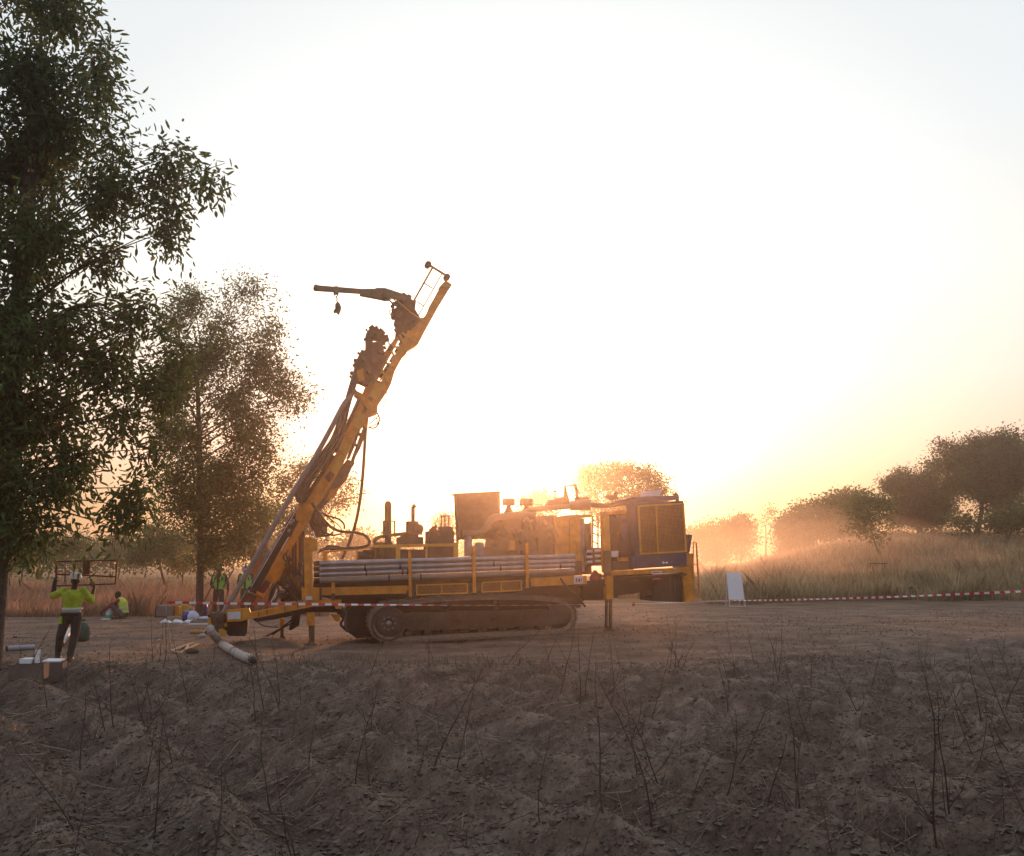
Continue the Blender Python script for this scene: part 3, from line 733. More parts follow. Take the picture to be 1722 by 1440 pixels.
# --- crawler tracks
shoe_me = {}
def crawler(dd, first):
    path = [(620, 1050), (622, 1033), (633, 1020), (650, 1013), (690, 1009), (740, 1004.5), (790, 1002), (840, 1001), (890, 1002), (930, 1005), (952, 1010), (966, 1022), (970, 1037), (965, 1052), (952, 1063), (930, 1067),
            (880, 1069), (800, 1073), (720, 1077.5), (665, 1080.5), (643, 1078), (628, 1067)]
    P3 = [R(x, y, 0.0)+NX*dd for x, y in path]
    C = cr_spline(P3+[P3[0]], 5)
    L = [0]
    for i in range(1, len(C)): L.append(L[-1]+(C[i]-C[i-1]).length)
    n = int(round(L[-1]/0.185)); pitch = L[-1]/n
    fr = MB()
    fr.rp([(664, 1034), (690, 1030), (905, 1026), (950, 1030), (955, 1046), (930, 1052), (700, 1060), (668, 1058)], 0.06, 0.38)
    frame = fr.build('crawler_track', TRK, rig) if dd == 0 else None
    if frame is None:
        fr2 = MB(); fr2.v = [tuple(Vector(v)+NX*dd) for v in fr.v]; fr2.f = fr.f; fr2.sm = fr.sm
        frame = fr2.build('crawler_track', TRK, rig)
    o0 = ORG[frame.name]
    # shoes
    if not shoe_me:
        b = MB(); w = 0.50
        b.box((0, 0.25, 0.0), (pitch*0.94, w, 0.022))
        b.box((pitch*0.30, 0.25, 0.026), (0.018, w, 0.035)); b.box((0, 0.25, 0.022), (0.014, w, 0.025)); b.box((-pitch*0.30, 0.25, 0.026), (0.018, w, 0.035))
        b.box((0, 0.25, -0.045), (pitch*0.62, 0.12, 0.07))
        shoe_me['s'] = b.mesh('track_shoe', TRK2)
    j = 0
    for k in range(n):
        s = (k+0.5)*pitch
        while j < len(L)-2 and L[j+1] < s: j += 1
        t = (s-L[j])/max(1e-6, L[j+1]-L[j]); p = C[j].lerp(C[j+1], t)
        tan = (C[min(j+2, len(C)-1)]-C[max(j-1, 0)]).normalized()
        up = NX.cross(tan).normalized()
        if up.dot(p-(R(800, 1040, 0)+NX*dd)) < 0: up = -up
        M_ = Matrix((tan, NX, up)).transposed()
        if M_.determinant() < 0: M_ = Matrix((-tan, NX, up)).transposed()
        so = bpy.data.objects.new('track_shoe', shoe_me['s']); COL.objects.link(so)
        so.parent = frame
        so.matrix_local = Matrix.Translation(p-o0) @ M_.to_4x4()
    ctr = sum((Vector(c) for c in C), Vector())/len(C)
    for off in (0.06, 0.24):       # the endless chain under the shoes
        cb = MB(); m_ = len(C)
        for i in range(m_):
            t_ = (C[(i+1) % m_]-C[i-1]); t_ = (C[(i+2) % m_]-C[i-2]).normalized() if t_.length < 1e-4 else t_.normalized()
            u_ = NX.cross(t_).normalized()
            if u_.dot(C[i]-ctr) < 0: u_ = -u_
            for a_, h_ in ((0, -0.02), (0.07, -0.02), (0.07, -0.11), (0, -0.11)): cb.v.append(tuple(C[i]+NX*(off+a_)+u_*h_))
        for i in range(m_-1):
            for k_ in range(4): cb.f.append((4*i+k_, 4*i+(k_+1) % 4, 4*i+4+(k_+1) % 4, 4*i+4+k_)); cb.sm.append(False)
        part('track_chain', cb, TRK2, frame)
    def wheel(name, px, py, r, prof_d, prof, n_=20, m=TRK):
        b = MB(); c = R(px, py, 0)+NX*(dd+prof_d); b.lathe(c, NX, prof, n_); return part(name, b, m, frame)
    u = m1
    wheel('idler_wheel', 654, 1049, 0, 0.03, [(0.08, 0.001), (0.08, 4*u), (0.0, 6*u), (0.0, 14*u), (0.03, 16*u), (0.03, 18*u), (0.10, 20*u), (0.02, 25*u), (0.02, 28*u), (0.40, 28*u), (0.40, 2*u)], 28)
    h = MB(); c = R(654, 1049, 0)+NX*(dd-0.005); h.lathe(c, NX, [(0, 0.001), (0, 3*u), (0.05, 5*u)], 14)
    for q in range(8):
        an = q*math.pi/4; h.lathe(c+NX*0.02+UX*math.cos(an)*10*u+Vector((0, 0, 1))*math.sin(an)*10*u, NX, [(0, 0.018), (0.05, 0.018)], 6)
    part('hub_bolts', h, STEEL, frame)
    sp = MB(); c = R(944, 1036, 0)+NX*(dd+0.08)
    sp.lathe(c, NX, [(0.0, 0.001), (0, 10*u), (0.04, 13*u), (0.04, 22*u), (0.14, 22*u), (0.14, 8*u), (0.3, 8*u)], 24)
    for q in range(18):
        an = q*math.pi/9
        sp.box(c+NX*0.09+(UX*math.cos(an)+Vector((0, 0, 1))*math.sin(an))*24*u, (0.07, 0.06, 0.07), Matrix((UX, NX, Vector((0, 0, 1)))).transposed())
    part('drive_sprocket', sp, TRK, frame)
    for q in range(8):
        f = q/7; x = 688+f*(912-688); y = 1066-f*(1066-1056)
        wheel('track_roller', x, y, 0, 0.10, [(0, 0.001), (0, 0.05), (0.02, 0.10), (0.10, 0.105), (0.11, 0.08), (0.24, 0.08), (0.25, 0.105), (0.33, 0.10), (0.33, 0.001)], 14)
    for x, y in ((751, 1018), (834, 1014)):
        wheel('carrier_roller', x, y, 0, 0.04, [(0, 0.001), (0, 0.045), (0.02, 0.075), (0.30, 0.075), (0.30, 0.001)], 14)
        b = MB(); b.rb(x-4, y+6, x+4, y+20, 0.18, 0.12); part('roller_bracket', b, TRK, frame)
    for x0, x1 in ((674, 694), (703, 722), (748, 818), (826, 880), (884, 902)):     # cover plates on the side frame
        b = MB(); b.rb(x0, 1040-(x0-674)*0.04, x1, 1054-(x0-674)*0.04, 0.035, 0.022, 0.5); part('cover_plate', b, TRK, frame)
    for x, y in ((764, 1042), (824, 1039)):
        b = MB(); b.rb(x, y, x+9, y+5, 0.022, 0.012); part('access_slot', b, DARK, frame)
crawler(0.0, True)
crawler(1.95, False)

# --- chassis
b = MB()
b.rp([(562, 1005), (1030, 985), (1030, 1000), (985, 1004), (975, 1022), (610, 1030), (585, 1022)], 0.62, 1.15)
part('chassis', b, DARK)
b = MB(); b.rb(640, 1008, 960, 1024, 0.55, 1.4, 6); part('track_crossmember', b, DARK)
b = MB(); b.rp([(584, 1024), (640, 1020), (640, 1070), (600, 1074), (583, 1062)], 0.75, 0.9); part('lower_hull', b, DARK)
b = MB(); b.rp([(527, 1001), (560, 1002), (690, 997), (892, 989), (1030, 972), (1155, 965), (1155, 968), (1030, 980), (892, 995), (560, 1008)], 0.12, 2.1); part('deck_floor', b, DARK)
b = MB(); b.rp([(527, 978), (966, 958), (966, 985), (527, 1003)], 0.36, 0.03); part('rack_shade_sheet', b, DARK)  # added dark sheet, stands in for the shade beneath the rods
b = MB(); b.rb(527, 989, 693, 1002, 0.02, 0.10, 4); part('side_beam', b, YEL)
b = MB(); b.rb(892, 972.5, 987, 986.5, 0.02, 0.10, 4); part('side_beam', b, YEL)
b = MB(); b.rb(527, 989, 1155, 1000, 2.2, 0.10, 26); part('side_beam', b, YEL)
b = MB(); b.rp([(693, 986), (892, 976), (892, 984), (693, 996)], 0.16, 0.06); part('rack_floor_beam', b, BROWN)
# mesh guards under the rods
def guard(x0, y0, x1, y1, mid, sl):
    f = MB(); w = 2.0
    f.rb(x0, y0, x1, y0+w, 0.0, 0.03, sl); f.rb(x0, y1-w, x1, y1, 0.0, 0.03, sl)
    for x in (x0, mid-1, x1-w):
        s = sl*(x-x0)/(x1-x0); f.rb(x, y0-s, x+w, y1-s, -0.005, 0.04)
    fr = part('mesh_guard', f, YEL2)
    g = MB(); nx = int((x1-x0)/2.2)
    for i in range(nx):
        x = x0+(x1-x0)*i/nx; s = sl*i/nx
        g.tube([R(x, y0-s+1, 0.02), R(x+3.5, y1-s-1, 0.02)], 0.0035, 3, False); g.tube([R(x+3.5, y0-s+1, 0.024), R(x, y1-s-1, 0.024)], 0.0035, 3, False)
    part('wire_mesh', g, YEL, fr)
    p = MB(); p.rb(x0+1, y0+1, x1-1, y1-1, 0.06, 0.02, sl); part('backing_plate', p, BROWN, fr)
guard(700, 983.5, 787, 1001.5, 743, 3)
guard(810, 979, 878, 997, 843, 3.5)
# rod rack stakes
for x, y0, y1 in ((687, 925, 1004), (795, 918, 997), (884, 913, 989)):
    b = MB(); b.rp([(x, y0), (x+4.6, y0-0.3), (x+5.6, y1), (x+1, y1)], -0.09, 0.07); sk = part('rack_stake', b, YEL)
    b = MB(); b.rb(x-3, y1-11, x+9, y1-1, -0.03, 0.08); part('stake_bracket', b, BROWN, sk)
b = MB(); b.rb(557.5, 980, 563, 998, -0.05, 0.06); part('rack_stake', b, YEL)
b = MB(); b.rb(557, 998, 563, 1010, -0.03, 0.05); part('stake_bracket', b, BROWN)
# --- left end post (support for the mast) and right hand posts
b = MB(); b.rp([(511, 904), (534, 907), (534, 926.5), (525.5, 928), (526, 988), (537, 989), (537, 1010), (508, 1010), (508, 990), (512.5, 988)], -0.06, 0.22); lp = part('end_post', b, YEL)
b = MB(); b.rb(514, 1003, 525, 1009, -0.075, 0.01); part('warning_sticker', b, WHITE, lp)
b = MB(); b.rb(536, 989, 541, 1009, -0.02, 0.05); part('latch', b, DARK, lp)
b = MB(); b.rp([(511, 910), (525, 910), (526, 1005), (512, 1005)], 2.0, 0.2); part('end_post', b, YEL)
# jack legs
def jack(pts_outer, pts_inner, foot, dd, name='jack_leg'):
    b = MB(); b.rp(pts_outer, dd, 0.2); o = part(name, b, YEL)
    b = MB()
    for q in pts_inner: b.rp(q, dd+0.03, 0.12)
    part('inner_leg', b, RUST, o)
    x0, x1, y = foot
    c = R((x0+x1)/2, y, dd+0.1); g = gz(c.x, c.y)
    b = MB(); b.lathe(Vector((c.x, c.y, g-0.03)), (0, 0, 1), [(0, (x1-x0)*0.5*m1), (0.04, (x1-x0)*0.5*m1), (0.07, 0.08), (max(0.12, c.z-g+0.05), 0.06)], 14); part('foot_pad', b, RUST, o)
jack([(516, 1031), (529, 1030), (530, 1052), (516, 1052)], [[(519, 1050), (529, 1050), (529, 1078), (520, 1078)]], (514, 534, 1077), -0.02)
jack([(1020, 960), (1031, 960), (1032, 1008), (1020, 1008)], [[(1020, 1006), (1022.5, 1006), (1022.5, 1057), (1020, 1057)], [(1026.5, 1006), (1029.5, 1006), (1029.5, 1057), (1026.5, 1057)]], (1013, 1038, 1060), -0.02)
jack([(470.5, 1040), (478, 1040), (478, 1056), (470.5, 1056)], [[(471.5, 1050), (477, 1050), (477, 1070), (471.5, 1070)]], (468, 482, 1071), 1.9)
b = MB(); b.rp([(1013, 866), (1024, 864), (1028, 962), (1016, 963)], -0.03, 0.2); rp_ = part('rear_post', b, YEL)
b = MB(); b.rb(1015.5, 926, 1028, 968, -0.045, 0.03); part('post_collar', b, RUST, rp_)

# --- drill rods: things resting in the rack
GRP = 'drill rods stacked on the rig side rack'
def rod_pair(y0, y1, dd, col, label, seedx):
    a = R(527.5, y0, dd); e = R(966, y1, dd)
    mid = a.lerp(e, 0.5)
    t = empty('drill_rod', mid, label, 'drill rod', GRP)
    L = (e-a); ln = L.length; u = L.normalized()
    b = MB(); b.tube([a+u*0.13, a+u*(ln-0.10)], 0.064, 12); b.build('rod_body', col, t)
    b = MB(); b.tube([a, a+u*0.14], 0.056, 12); b.build('tool_joint', DARK, t)
    b = MB(); b.tube([a+u*(ln-0.11), e], 0.068, 12); b.build('tool_joint', STEEL, t)
    for s in seedx:
        b = MB(); c = a+u*(ln*(s-527.5)/438.5); b.tube([c-u*0.02, c+u*0.02], 0.070, 12); b.build('coupling_ring', DARK, t)
ys = [(948.3, 936.0), (957.6, 943.6), (967.0, 951.0), (976.8, 960.2)]
ringx = [[(790,), (609, 666, 823), (611, 670, 678, 835, 940), (648, 700)], [(), (), (), ()], [(), (), (), ()]]
names_ = [['topmost drill rod in the front of the rack, its upper side catching the sky', 'second drill rod from the top in the front of the rack', 'third drill rod from the top in the front of the rack, with several dark rings', 'lowest drill rod in the front of the rack, in shade above the yellow beam'],
          ['topmost drill rod of the middle row behind the front rods', 'second drill rod from the top of the middle row behind the front rods', 'third drill rod from the top of the middle row behind the front rods', 'lowest drill rod of the middle row behind the front rods']]
for kd in range(2):
    for kr in range(4):
        y0, y1 = ys[kr]
        rod_pair(y0, y1, 0.10+0.135*kd, ROD if kr < 3 else GREYP, names_[kd][kr], ringx[kd][kr])

# --- deck machinery from left to right
b = MB(); b.tube([R(542, 929, 0.5), R(628, 920.5, 0.5)], 0.03, 6); b.rb(543.4, 927, 550, 946, 0.48, 0.08); b.rb(599, 922, 602, 940, 0.48, 0.05); part('handrail', b, YEL)
b = MB(); b.rb(628, 916.5, 770, 921.5, 0.45, 0.06, 3); b.rb(666, 920, 673, 946, 0.43, 0.08); b.rb(763, 912, 771, 938, 0.43, 0.08); b.rb(716, 918, 719, 938, 0.45, 0.05); part('handrail', b, YEL2)
b = MB(); b.rb(628, 920, 667, 942, 0.7, 0.9); b.rb(632, 912, 660, 921, 0.8, 0.6); part('hydraulic_tank', b, BROWN)
b = MB(); b.lathe(R(600, 938, 0.9), UX, [(0, 0.02), (0.02, 0.15), (0.3, 0.17), (0.5, 0.12), (0.52, 0.02)], 14); b.rb(612, 925, 630, 944, 0.8, 0.5); part('pump', b, DARK)
for x in (634, 641, 648, 655):
    b = MB(); b.tube([R(x, 920, 0.62), R(x, 938, 0.62)], 0.022, 6); part('control_valve', b, DARK)
# stacks
b = MB(); s0, s1 = R(652.5, 912, 1.3), R(652.5, 850, 1.3)
b.lathe(s0, s1-s0, [(0, 5.6*m1), (0.86, 5.6*m1), (0.9, 5.2*m1), (0.97, 3.5*m1), (1.0, 0.5*m1)] if False else [(0, 0.086), ((s1-s0).length, 0.086), ((s1-s0).length+0.06, 0.075), ((s1-s0).length+0.10, 0.045), ((s1-s0).length+0.11, 0.005)], 16); es = part('exhaust_stack', b, RUST)
b = MB()
for q in range(6):
    x = 646
    b.tube([R(645.4+1.1, 875+q*5, 1.2), R(658, 875+q*5, 1.2)], 0.008, 4)
b.rb(645.4, 875.5, 647.5, 905, 1.2, 0.25); part('heat_guard', b, BROWN, es)
b = MB(); b.rb(659, 875.5, 665, 877.5, 1.25, 0.06); b.rb(662.7, 877, 665, 903, 1.25, 0.06); part('guard_hoop', b, BROWN, es)
b = MB(); b.tube([R(694.5, 880, 1.3), R(694.5, 852, 1.3)], 0.048, 12); b.tube([R(694.5, 853, 1.3), R(698.5, 850, 1.3)], [0.05, 0.055], 12); e2 = part('exhaust_stack', b, RUST)
b = MB(); b.rb(686.5, 876.5, 704, 914, 1.1, 0.45); part('engine_box', b, BROWN, e2)
b = MB(); b.lathe(R(704, 890, 1.0), NX, [(0, 0.01), (0.01, 0.09), (0.04, 0.135), (0.5, 0.135), (0.52, 0.02)], 20); part('air_receiver', b, BROWN)
hose([(629, 914, 1.0), (631, 908, 1.0), (640, 903, 1.0), (666, 899.5, 1.0), (690, 897, 1.0), (710, 897, 1.0)], 0.045, 'intake_pipe', BROWN)
b = MB(); b.rb(672, 903, 712, 918, 0.9, 0.7); b.rb(676, 897, 700, 904, 1.0, 0.4); part('engine_cover', b, BROWN)
b = MB(); b.rb(722, 893, 764, 914, 0.9, 0.7); b.rb(741, 886, 762, 895, 1.0, 0.4)
b.rb(672, 924, 716, 944, 0.7, 0.8); b.rb(720, 916, 766, 940, 0.7, 0.8); part('compressor', b, BROWN)
b = MB()
for x in (741.5, 747.5, 754): b.rb(x, 868, x+1.8, 893, 1.2, 0.04)
b.rb(740, 867, 764, 869, 1.2, 0.04); part('cage', b, BROWN)
b = MB(); b.lathe(R(735, 898, 0.85), Vector((-0.7, 0, 1)), [(-0.05, 0.05), (0.12, 0.06), (0.14, 0.11), (0.2, 0.12)], 12); part('filler_funnel', b, BROWN)
# the big flat cooler
b = MB(); b.rp([(770, 831), (840, 827), (840.5, 905), (774, 908)], 1.0, 0.35); cp = part('cooler', b, RUST)
b = MB(); b.rp([(763.5, 830), (842, 826), (842, 828.5), (763.5, 832.5)], 0.97, 0.42); b.rp([(763.5, 830), (766.5, 830), (772, 914), (768, 914)], 0.97, 0.06); b.rp([(838.5, 828), (841, 827), (841.5, 905), (839, 905)], 0.97, 0.05); part('cooler_frame', b, BROWN, cp)
for q in range(1, 3):
    b = MB(); y = 828+q*26; b.rp([(772, y+2), (838, y-1), (838, y+0.5), (772, y+3.5)], 0.985, 0.02); part('cooler_seam', b, BROWN, cp)
# engine with its ducts
DUCT = mat('dusty_duct', (0.24, 0.15, 0.10), 0.65, 0.1, 0.2, 4, dust=0.5)
b = MB(); b.rb(826, 878, 905, 905, 1.0, 0.8); b.rp([(829, 905), (900, 903), (905, 938), (827, 938)], 0.9, 0.9); b.rb(800, 920, 835, 938, 0.7, 0.7)
b.rb(845, 868, 900, 880, 1.1, 0.5); eng = part('engine', b, BROWN)
for x, y, w, h_ in ((832, 884, 12, 9), (848, 882, 10, 12), (862, 884, 14, 8), (880, 880, 10, 14), (838, 910, 18, 10), (862, 908, 12, 16), (884, 908, 16, 12)):
    b = MB(); b.rb(x, y, x+w, y+h_, 0.84+0.05*math.sin(x), 0.2); part('engine_block', b, BROWN, eng)
re_ = random.Random(12)
for q in range(26):
    x = re_.uniform(830, 930); y = re_.uniform(876, 928); w = re_.uniform(5, 15); h_ = re_.uniform(4, 14); m_ = (DARK, BROWN, GREYP, RUST, DARK, DUCT)[q % 6]
    b = MB()
    if q % 3 == 0: b.lathe(R(x, y, 0.72+re_.uniform(0, 0.1)), NX, [(0, 0.01), (0, w*0.35*m1), (0.03, w*0.42*m1), (0.2, w*0.42*m1)], 14)
    elif q % 3 == 1: b.rb(x, y, x+w, y+h_, 0.70+re_.uniform(0, 0.15), 0.15)
    else: b.tube(cr_spline([R(x, y, 0.75), R(x+w*0.6, y-6, 0.68), R(x+w*1.3, y+3, 0.72), R(x+w*1.5, y+14, 0.75)], 4), re_.uniform(0.012, 0.03), 7)
    part('engine_pipe' if q % 3 == 2 else 'engine_block', b, m_, eng)
b = MB(); b.lathe(R(848, 896, 0.78), NX, [(0, 0.02), (0.0, 0.10), (0.06, 0.12), (0.06, 0.02)], 18); part('pulley', b, DARK, eng)
b = MB(); b.rb(858, 909, 866, 930, 0.8, 0.05); part('yellow_bracket', b, YEL2, eng)
def duct(pts, r, name, m=BROWN, parent=None):
    b = MB(); b.tube(cr_spline([R(*p) for p in pts], 5), r, 14); return part(name, b, m, parent)
duct([(779, 898, 0.8), (800, 897.5, 0.8), (813, 893, 0.8), (821, 880, 0.8), (830, 871, 0.8), (850, 868, 0.8), (876, 866, 0.8), (900, 868, 0.8)], 0.088, 'exhaust_duct', DUCT)
for q in range(7):
    x = 781+q*5; b = MB(); b.lathe(R(x, 898-(0 if x < 802 else (x-802)*0.25), 0.8), UX, [(0, 0.05), (0, 0.097), (0.022, 0.097), (0.022, 0.05)], 14); part('duct_clamp', b, DUCT)
b = MB(); b.lathe(R(787, 915, 0.75), (0, 0, 1), [(-0.3, 0.09), (0.05, 0.10), (0.15, 0.095), (0.2, 0.05)], 14); b.lathe(R(806, 918, 0.7), (0, 0, 1), [(-0.25, 0.12), (0.05, 0.12), (0.08, 0.06)], 14); part('filter_housing', b, GREYP)
for x, w in ((855.5, 1.0), (885.5, 1.08)):
    b = MB(); c = R(x, 872, 1.2)
    b.lathe(c, (0, 0, 1), [(0, 0.17*w), (0.10, 0.16*w), (0.20, 0.10*w), (0.30, 0.055*w), (0.33, 0.06*w), (0.335, 0.155*w), (0.36, 0.165*w), (0.49, 0.165*w), (0.51, 0.14*w), (0.515, 0.01)], 20); part('air_cleaner', b, RUST)
duct([(872, 872, 1.0), (882, 862, 1.0), (900, 857, 1.0), (930, 854, 1.0), (962, 851.5, 1.0)], 0.072, 'exhaust_pipe', DUCT)
b = MB(); q0, q1 = R(958, 851, 1.0), R(993, 849, 1.0); b.lathe(q0, q1-q0, [(0, 0.06), (0.03, 0.13), ((q1-q0).length-0.03, 0.135), ((q1-q0).length, 0.07)], 18); part('muffler', b, DUCT)
duct([(992, 849, 1.0), (1008, 850, 1.0), (1026, 850, 1.0), (1048, 846, 0.9), (1075, 843, 0.9)], 0.062, 'exhaust_pipe', BLUE if False else BROWN)
b = MB(); b.rp([(922, 848), (926, 841), (944, 836), (956, 836), (960, 850), (922, 853)], 1.1, 0.35); b.rb(932.5, 826, 934.5, 840, 1.2, 0.03); b.rb(931, 825, 936, 828, 1.19, 0.05); part('valve_cover', b, RUST)
b = MB(); b.rp([(949, 817), (968, 814), (968.5, 816.5), (952, 819), (958, 848), (954, 848)], 1.1, 0.05)
b.rp([(965, 815), (969, 815), (973, 828), (972, 848), (967, 848), (969, 829)], 1.1, 0.05); b.rp([(949, 817), (952, 818), (953, 847), (949, 847)], 1.35, 0.05); part('lifting_frame', b, RUST)
b = MB(); b.rb(972, 836.5, 991, 840, 1.0, 0.3); part('top_bracket', b, BROWN)
# enclosure panels behind the rods, right part
b = MB(); b.rb(905, 868, 936, 938, 1.0, 0.7, 2); part('cabinet', b, BROWN)
b = MB(); b.rb(934, 869, 957, 936, 0.85, 0.8, 1); cab = part('cabinet', b, YEL)
b = MB(); b.rb(958.5, 868, 976, 944, 0.82, 0.8, 0.5); part('cabinet_door', b, YEL, cab)
b = MB(); b.rb(956, 866, 996, 870.5, 0.78, 0.9, 1); part('cabinet_cap', b, YEL2, cab)
b = MB(); b.rb(976, 872, 983, 962, 0.85, 0.5); part('side_panel', b, GREYP)
b = MB(); b.rb(983, 880, 995, 966, 0.95, 0.6); part('inner_panel', b, DARK)
b = MB(); b.rb(966, 944, 979, 968, 0.3, 0.3); b.rb(905, 936, 968, 942, 0.9, 0.4); part('rack_end_block', b, DARK)
b = MB(); b.tube([R(992.5, 842, 0.95), R(994, 872, 0.9), R(992, 900, 0.85)], 0.014, 6); part('drain_pipe', b, GREYP)
for q in range(4):
    b = MB(); b.beam(R(996, 882+q*14, 1.0), R(1006, 887+q*14, 1.0), 0.03, 0.03); part('step', b, DARK)
b = MB(); b.rb(996, 868, 998, 930, 1.0, 0.04); b.rb(1005, 868, 1007, 930, 1.0, 0.04); part('step_rail', b, BROWN)
for r_i in range(3):
    for c_i in range(2):
        x = 987+c_i*13.5; y = 925.5-c_i*1.5+r_i*8.7
        b = MB(); a = R(x, y+2.8, 0.35); b.tube([a, R(x+9, y+2.3, 0.35)], 0.036, 10); part('white_filter', b, WHITE)
b = MB(); b.rb(984, 921, 1012, 952, 0.5, 0.1); part('filter_rack', b, DARK)
b = MB(); b.lathe(R(1001, 984.5, 0.3), (0, 0, 1), [(0, 0.12), (0.02, 0.14), (0.2, 0.14), (0.3, 0.09), (0.34, 0.05), (0.37, 0.05), (0.38, 0.01)], 16); part('red_bottle', b, RED)
b = MB(); b.rb(1001, 965, 1012, 981, 0.35, 0.1); part('red_bottle_bracket', b, RED)
b = MB(); b.rb(987, 982, 1018, 985, 0.05, 0.5); b.rb(980, 985, 1020, 1010, 0.5, 0.7); part('step_box', b, DARK)
hose([(943, 972, 0.0), (950, 984, -0.02), (958, 992, 0.05), (968, 998, 0.2), (978, 1012, 0.3), (984, 1020, 0.35)], 0.028)
# --- rear module, blue radiator
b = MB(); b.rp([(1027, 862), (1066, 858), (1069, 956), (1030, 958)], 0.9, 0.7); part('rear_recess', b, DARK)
b = MB(); b.rb(1022, 860, 1066, 865, 0.55, 0.9, 2); part('recess_cap', b, YEL)
b = MB(); b.rp([(1062.5, 846), (1149, 842), (1153.5, 938), (1069, 944)], 0.10, 0.40); rad = part('radiator_housing', b, BLUE)
b = MB(); b.rp([(1076, 853), (1147, 850), (1152, 927), (1080, 931.5)], 0.075, 0.03); part('radiator_core', b, BROWN, rad)
g = MB()
for q in range(34):
    f = q/33; g.tube([R(1075.5+f*71, 852.5-f*3, 0.05), R(1079.5+f*72, 931.5-f*4.5, 0.05)], 0.004, 3, False)
for q in range(36):
    f = q/35; g.tube([R(1075.5+f*4, 852.5+f*79, 0.045), R(1146.5+f*5.5, 849.5+f*77, 0.045)], 0.004, 3, False)
part('radiator_mesh', g, YEL, rad)
f = MB()
f.rp([(1072.5, 850), (1150, 846), (1150, 848.2), (1072.5, 852.5)], 0.02, 0.05); f.rp([(1077, 930.5), (1155, 926), (1155.5, 928.5), (1077, 933)], 0.02, 0.05)
f.rp([(1072.5, 850), (1075, 850), (1079.5, 932), (1077, 933)], 0.015, 0.06); f.rp([(1148, 846), (1150.5, 846), (1155.5, 928), (1153, 928)], 0.015, 0.06); f.rp([(1102.5, 849), (1104.5, 849), (1108, 930), (1106, 930)], 0.015, 0.05)
part('radiator_frame', f, YEL2, rad)
b = MB(); b.rp([(1065, 934.5), (1155, 930.5), (1155, 951), (1065, 957)], 0.05, 0.5); bb = part('blue_sill', b, BLUE, None)
for x in (1116, 1121.5):
    l = MB(); l.lathe(R(x, 946.5, 0.03), NX, [(0, 0.004), (0, 0.03), (0.03, 0.033)], 12); part('gauge', l, WHITE, bb)
l = MB(); l.lathe(R(1129.5, 946, 0.03), NX, [(0, 0.004), (0, 0.024), (0.03, 0.026)], 12); part('lamp', l, RED, bb)
b = MB(); b.lathe(R(1052, 935, 0.5), (0, 0, 1), [(0, 0.10), (0.0, 0.13), (0.72, 0.13), (0.80, 0.09), (0.86, 0.07), (0.92, 0.085), (0.96, 0.06), (0.97, 0.01)], 18); tk = part('separator_tank', b, BLUE)
hose([(1058, 886, 0.45), (1064, 888, 0.42), (1066, 900, 0.42), (1066.5, 925, 0.42)], 0.03, 'tank_pipe', BLUE, tk)
b = MB(); b.lathe(R(1037, 868, 0.7), NX, [(0, 0.01), (0, 0.045), (0.1, 0.045)], 12); part('gauge', b, GREYP)
b = MB(); b.tube([R(1037, 896, 0.6), R(1045, 897, 0.6)], 0.03, 8); part('valve', b, YEL2)
b = MB(); b.rb(1028.5, 927, 1040, 937, 0.35, 0.25, 0.5); part('junction_box', b, WHITE)
b = MB(); b.rb(1044, 938, 1068, 944, 0.4, 0.3, 1); part('valve_block', b, YEL)
b = MB(); b.rp([(1029, 945), (1066, 943), (1066, 958), (1031, 960)], 0.35, 0.5); part('valve_shelf', b, DARK)
b = MB(); b.tube([R(1030, 846, 0.5), R(1066, 838, 0.5), R(1134, 835.5, 0.5)], 0.034, 8); b.rp([(1066, 840), (1136, 837), (1136, 841), (1066, 846)], 0.4, 0.5); part('top_rail', b, BLUE)
b = MB(); b.lathe(R(1137, 833, 0.5), NX, [(0, 0.03), (0, 0.065), (0.04, 0.065), (0.04, 0.03)], 16); b.rp([(1137.5, 831), (1142, 833), (1142, 847), (1136.5, 846)], 0.5, 0.04); part('lifting_lug', b, BLUE)
b = MB(); b.rp([(1085, 826), (1110.5, 824.5), (1110.5, 836), (1085, 837.5)], 0.5, 0.35); part('white_box', b, WHITE)
b = MB(); b.rp([(1018, 835), (1022, 832), (1034, 833), (1037, 825.5), (1039.5, 827), (1038.5, 834), (1040, 840), (1027, 842)], 0.9, 0.12); part('air_intake_flap', b, RUST)
b = MB(); b.rp([(1156, 899), (1164.3, 899.5), (1159.5, 930), (1156, 928)], 0.25, 0.8); part('side_flap', b, BLUE)
b = MB(); b.rp([(1030, 960.5), (1156, 954), (1156, 962), (1030, 968)], 0.0, 0.12); part('rear_beam', b, YEL)
b = MB(); b.rp([(1155, 930), (1165, 931), (1166, 958), (1169, 1009), (1152, 1013), (1148, 960), (1155, 955)], 0.15, 0.9); part('end_plate', b, YEL)
b = MB(); b.rp([(1098, 967), (1147, 964), (1147, 1013), (1098, 1011)], 0.25, 0.9); ub = part('tool_bin', b, DARK)
for x0 in (1126, 1134): 
    l = MB(); l.rb(x0, 969, x0+2, 998, 0.22, 0.02); part('bin_strap', l, BROWN, ub)
l = MB(); l.tube([R(1147.5, 963, 0.2), R(1154, 1013, 0.2)], 0.014, 5); part('bin_edge', l, BROWN, ub)
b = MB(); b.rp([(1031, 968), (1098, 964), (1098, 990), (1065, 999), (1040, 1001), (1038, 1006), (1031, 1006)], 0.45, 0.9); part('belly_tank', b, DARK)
b = MB(); b.lathe(R(1091, 996, 0.4), NX, [(0, 0.03), (0, 0.085), (0.05, 0.09), (0.3, 0.09)], 14); part('tow_coupling', b, DARK)
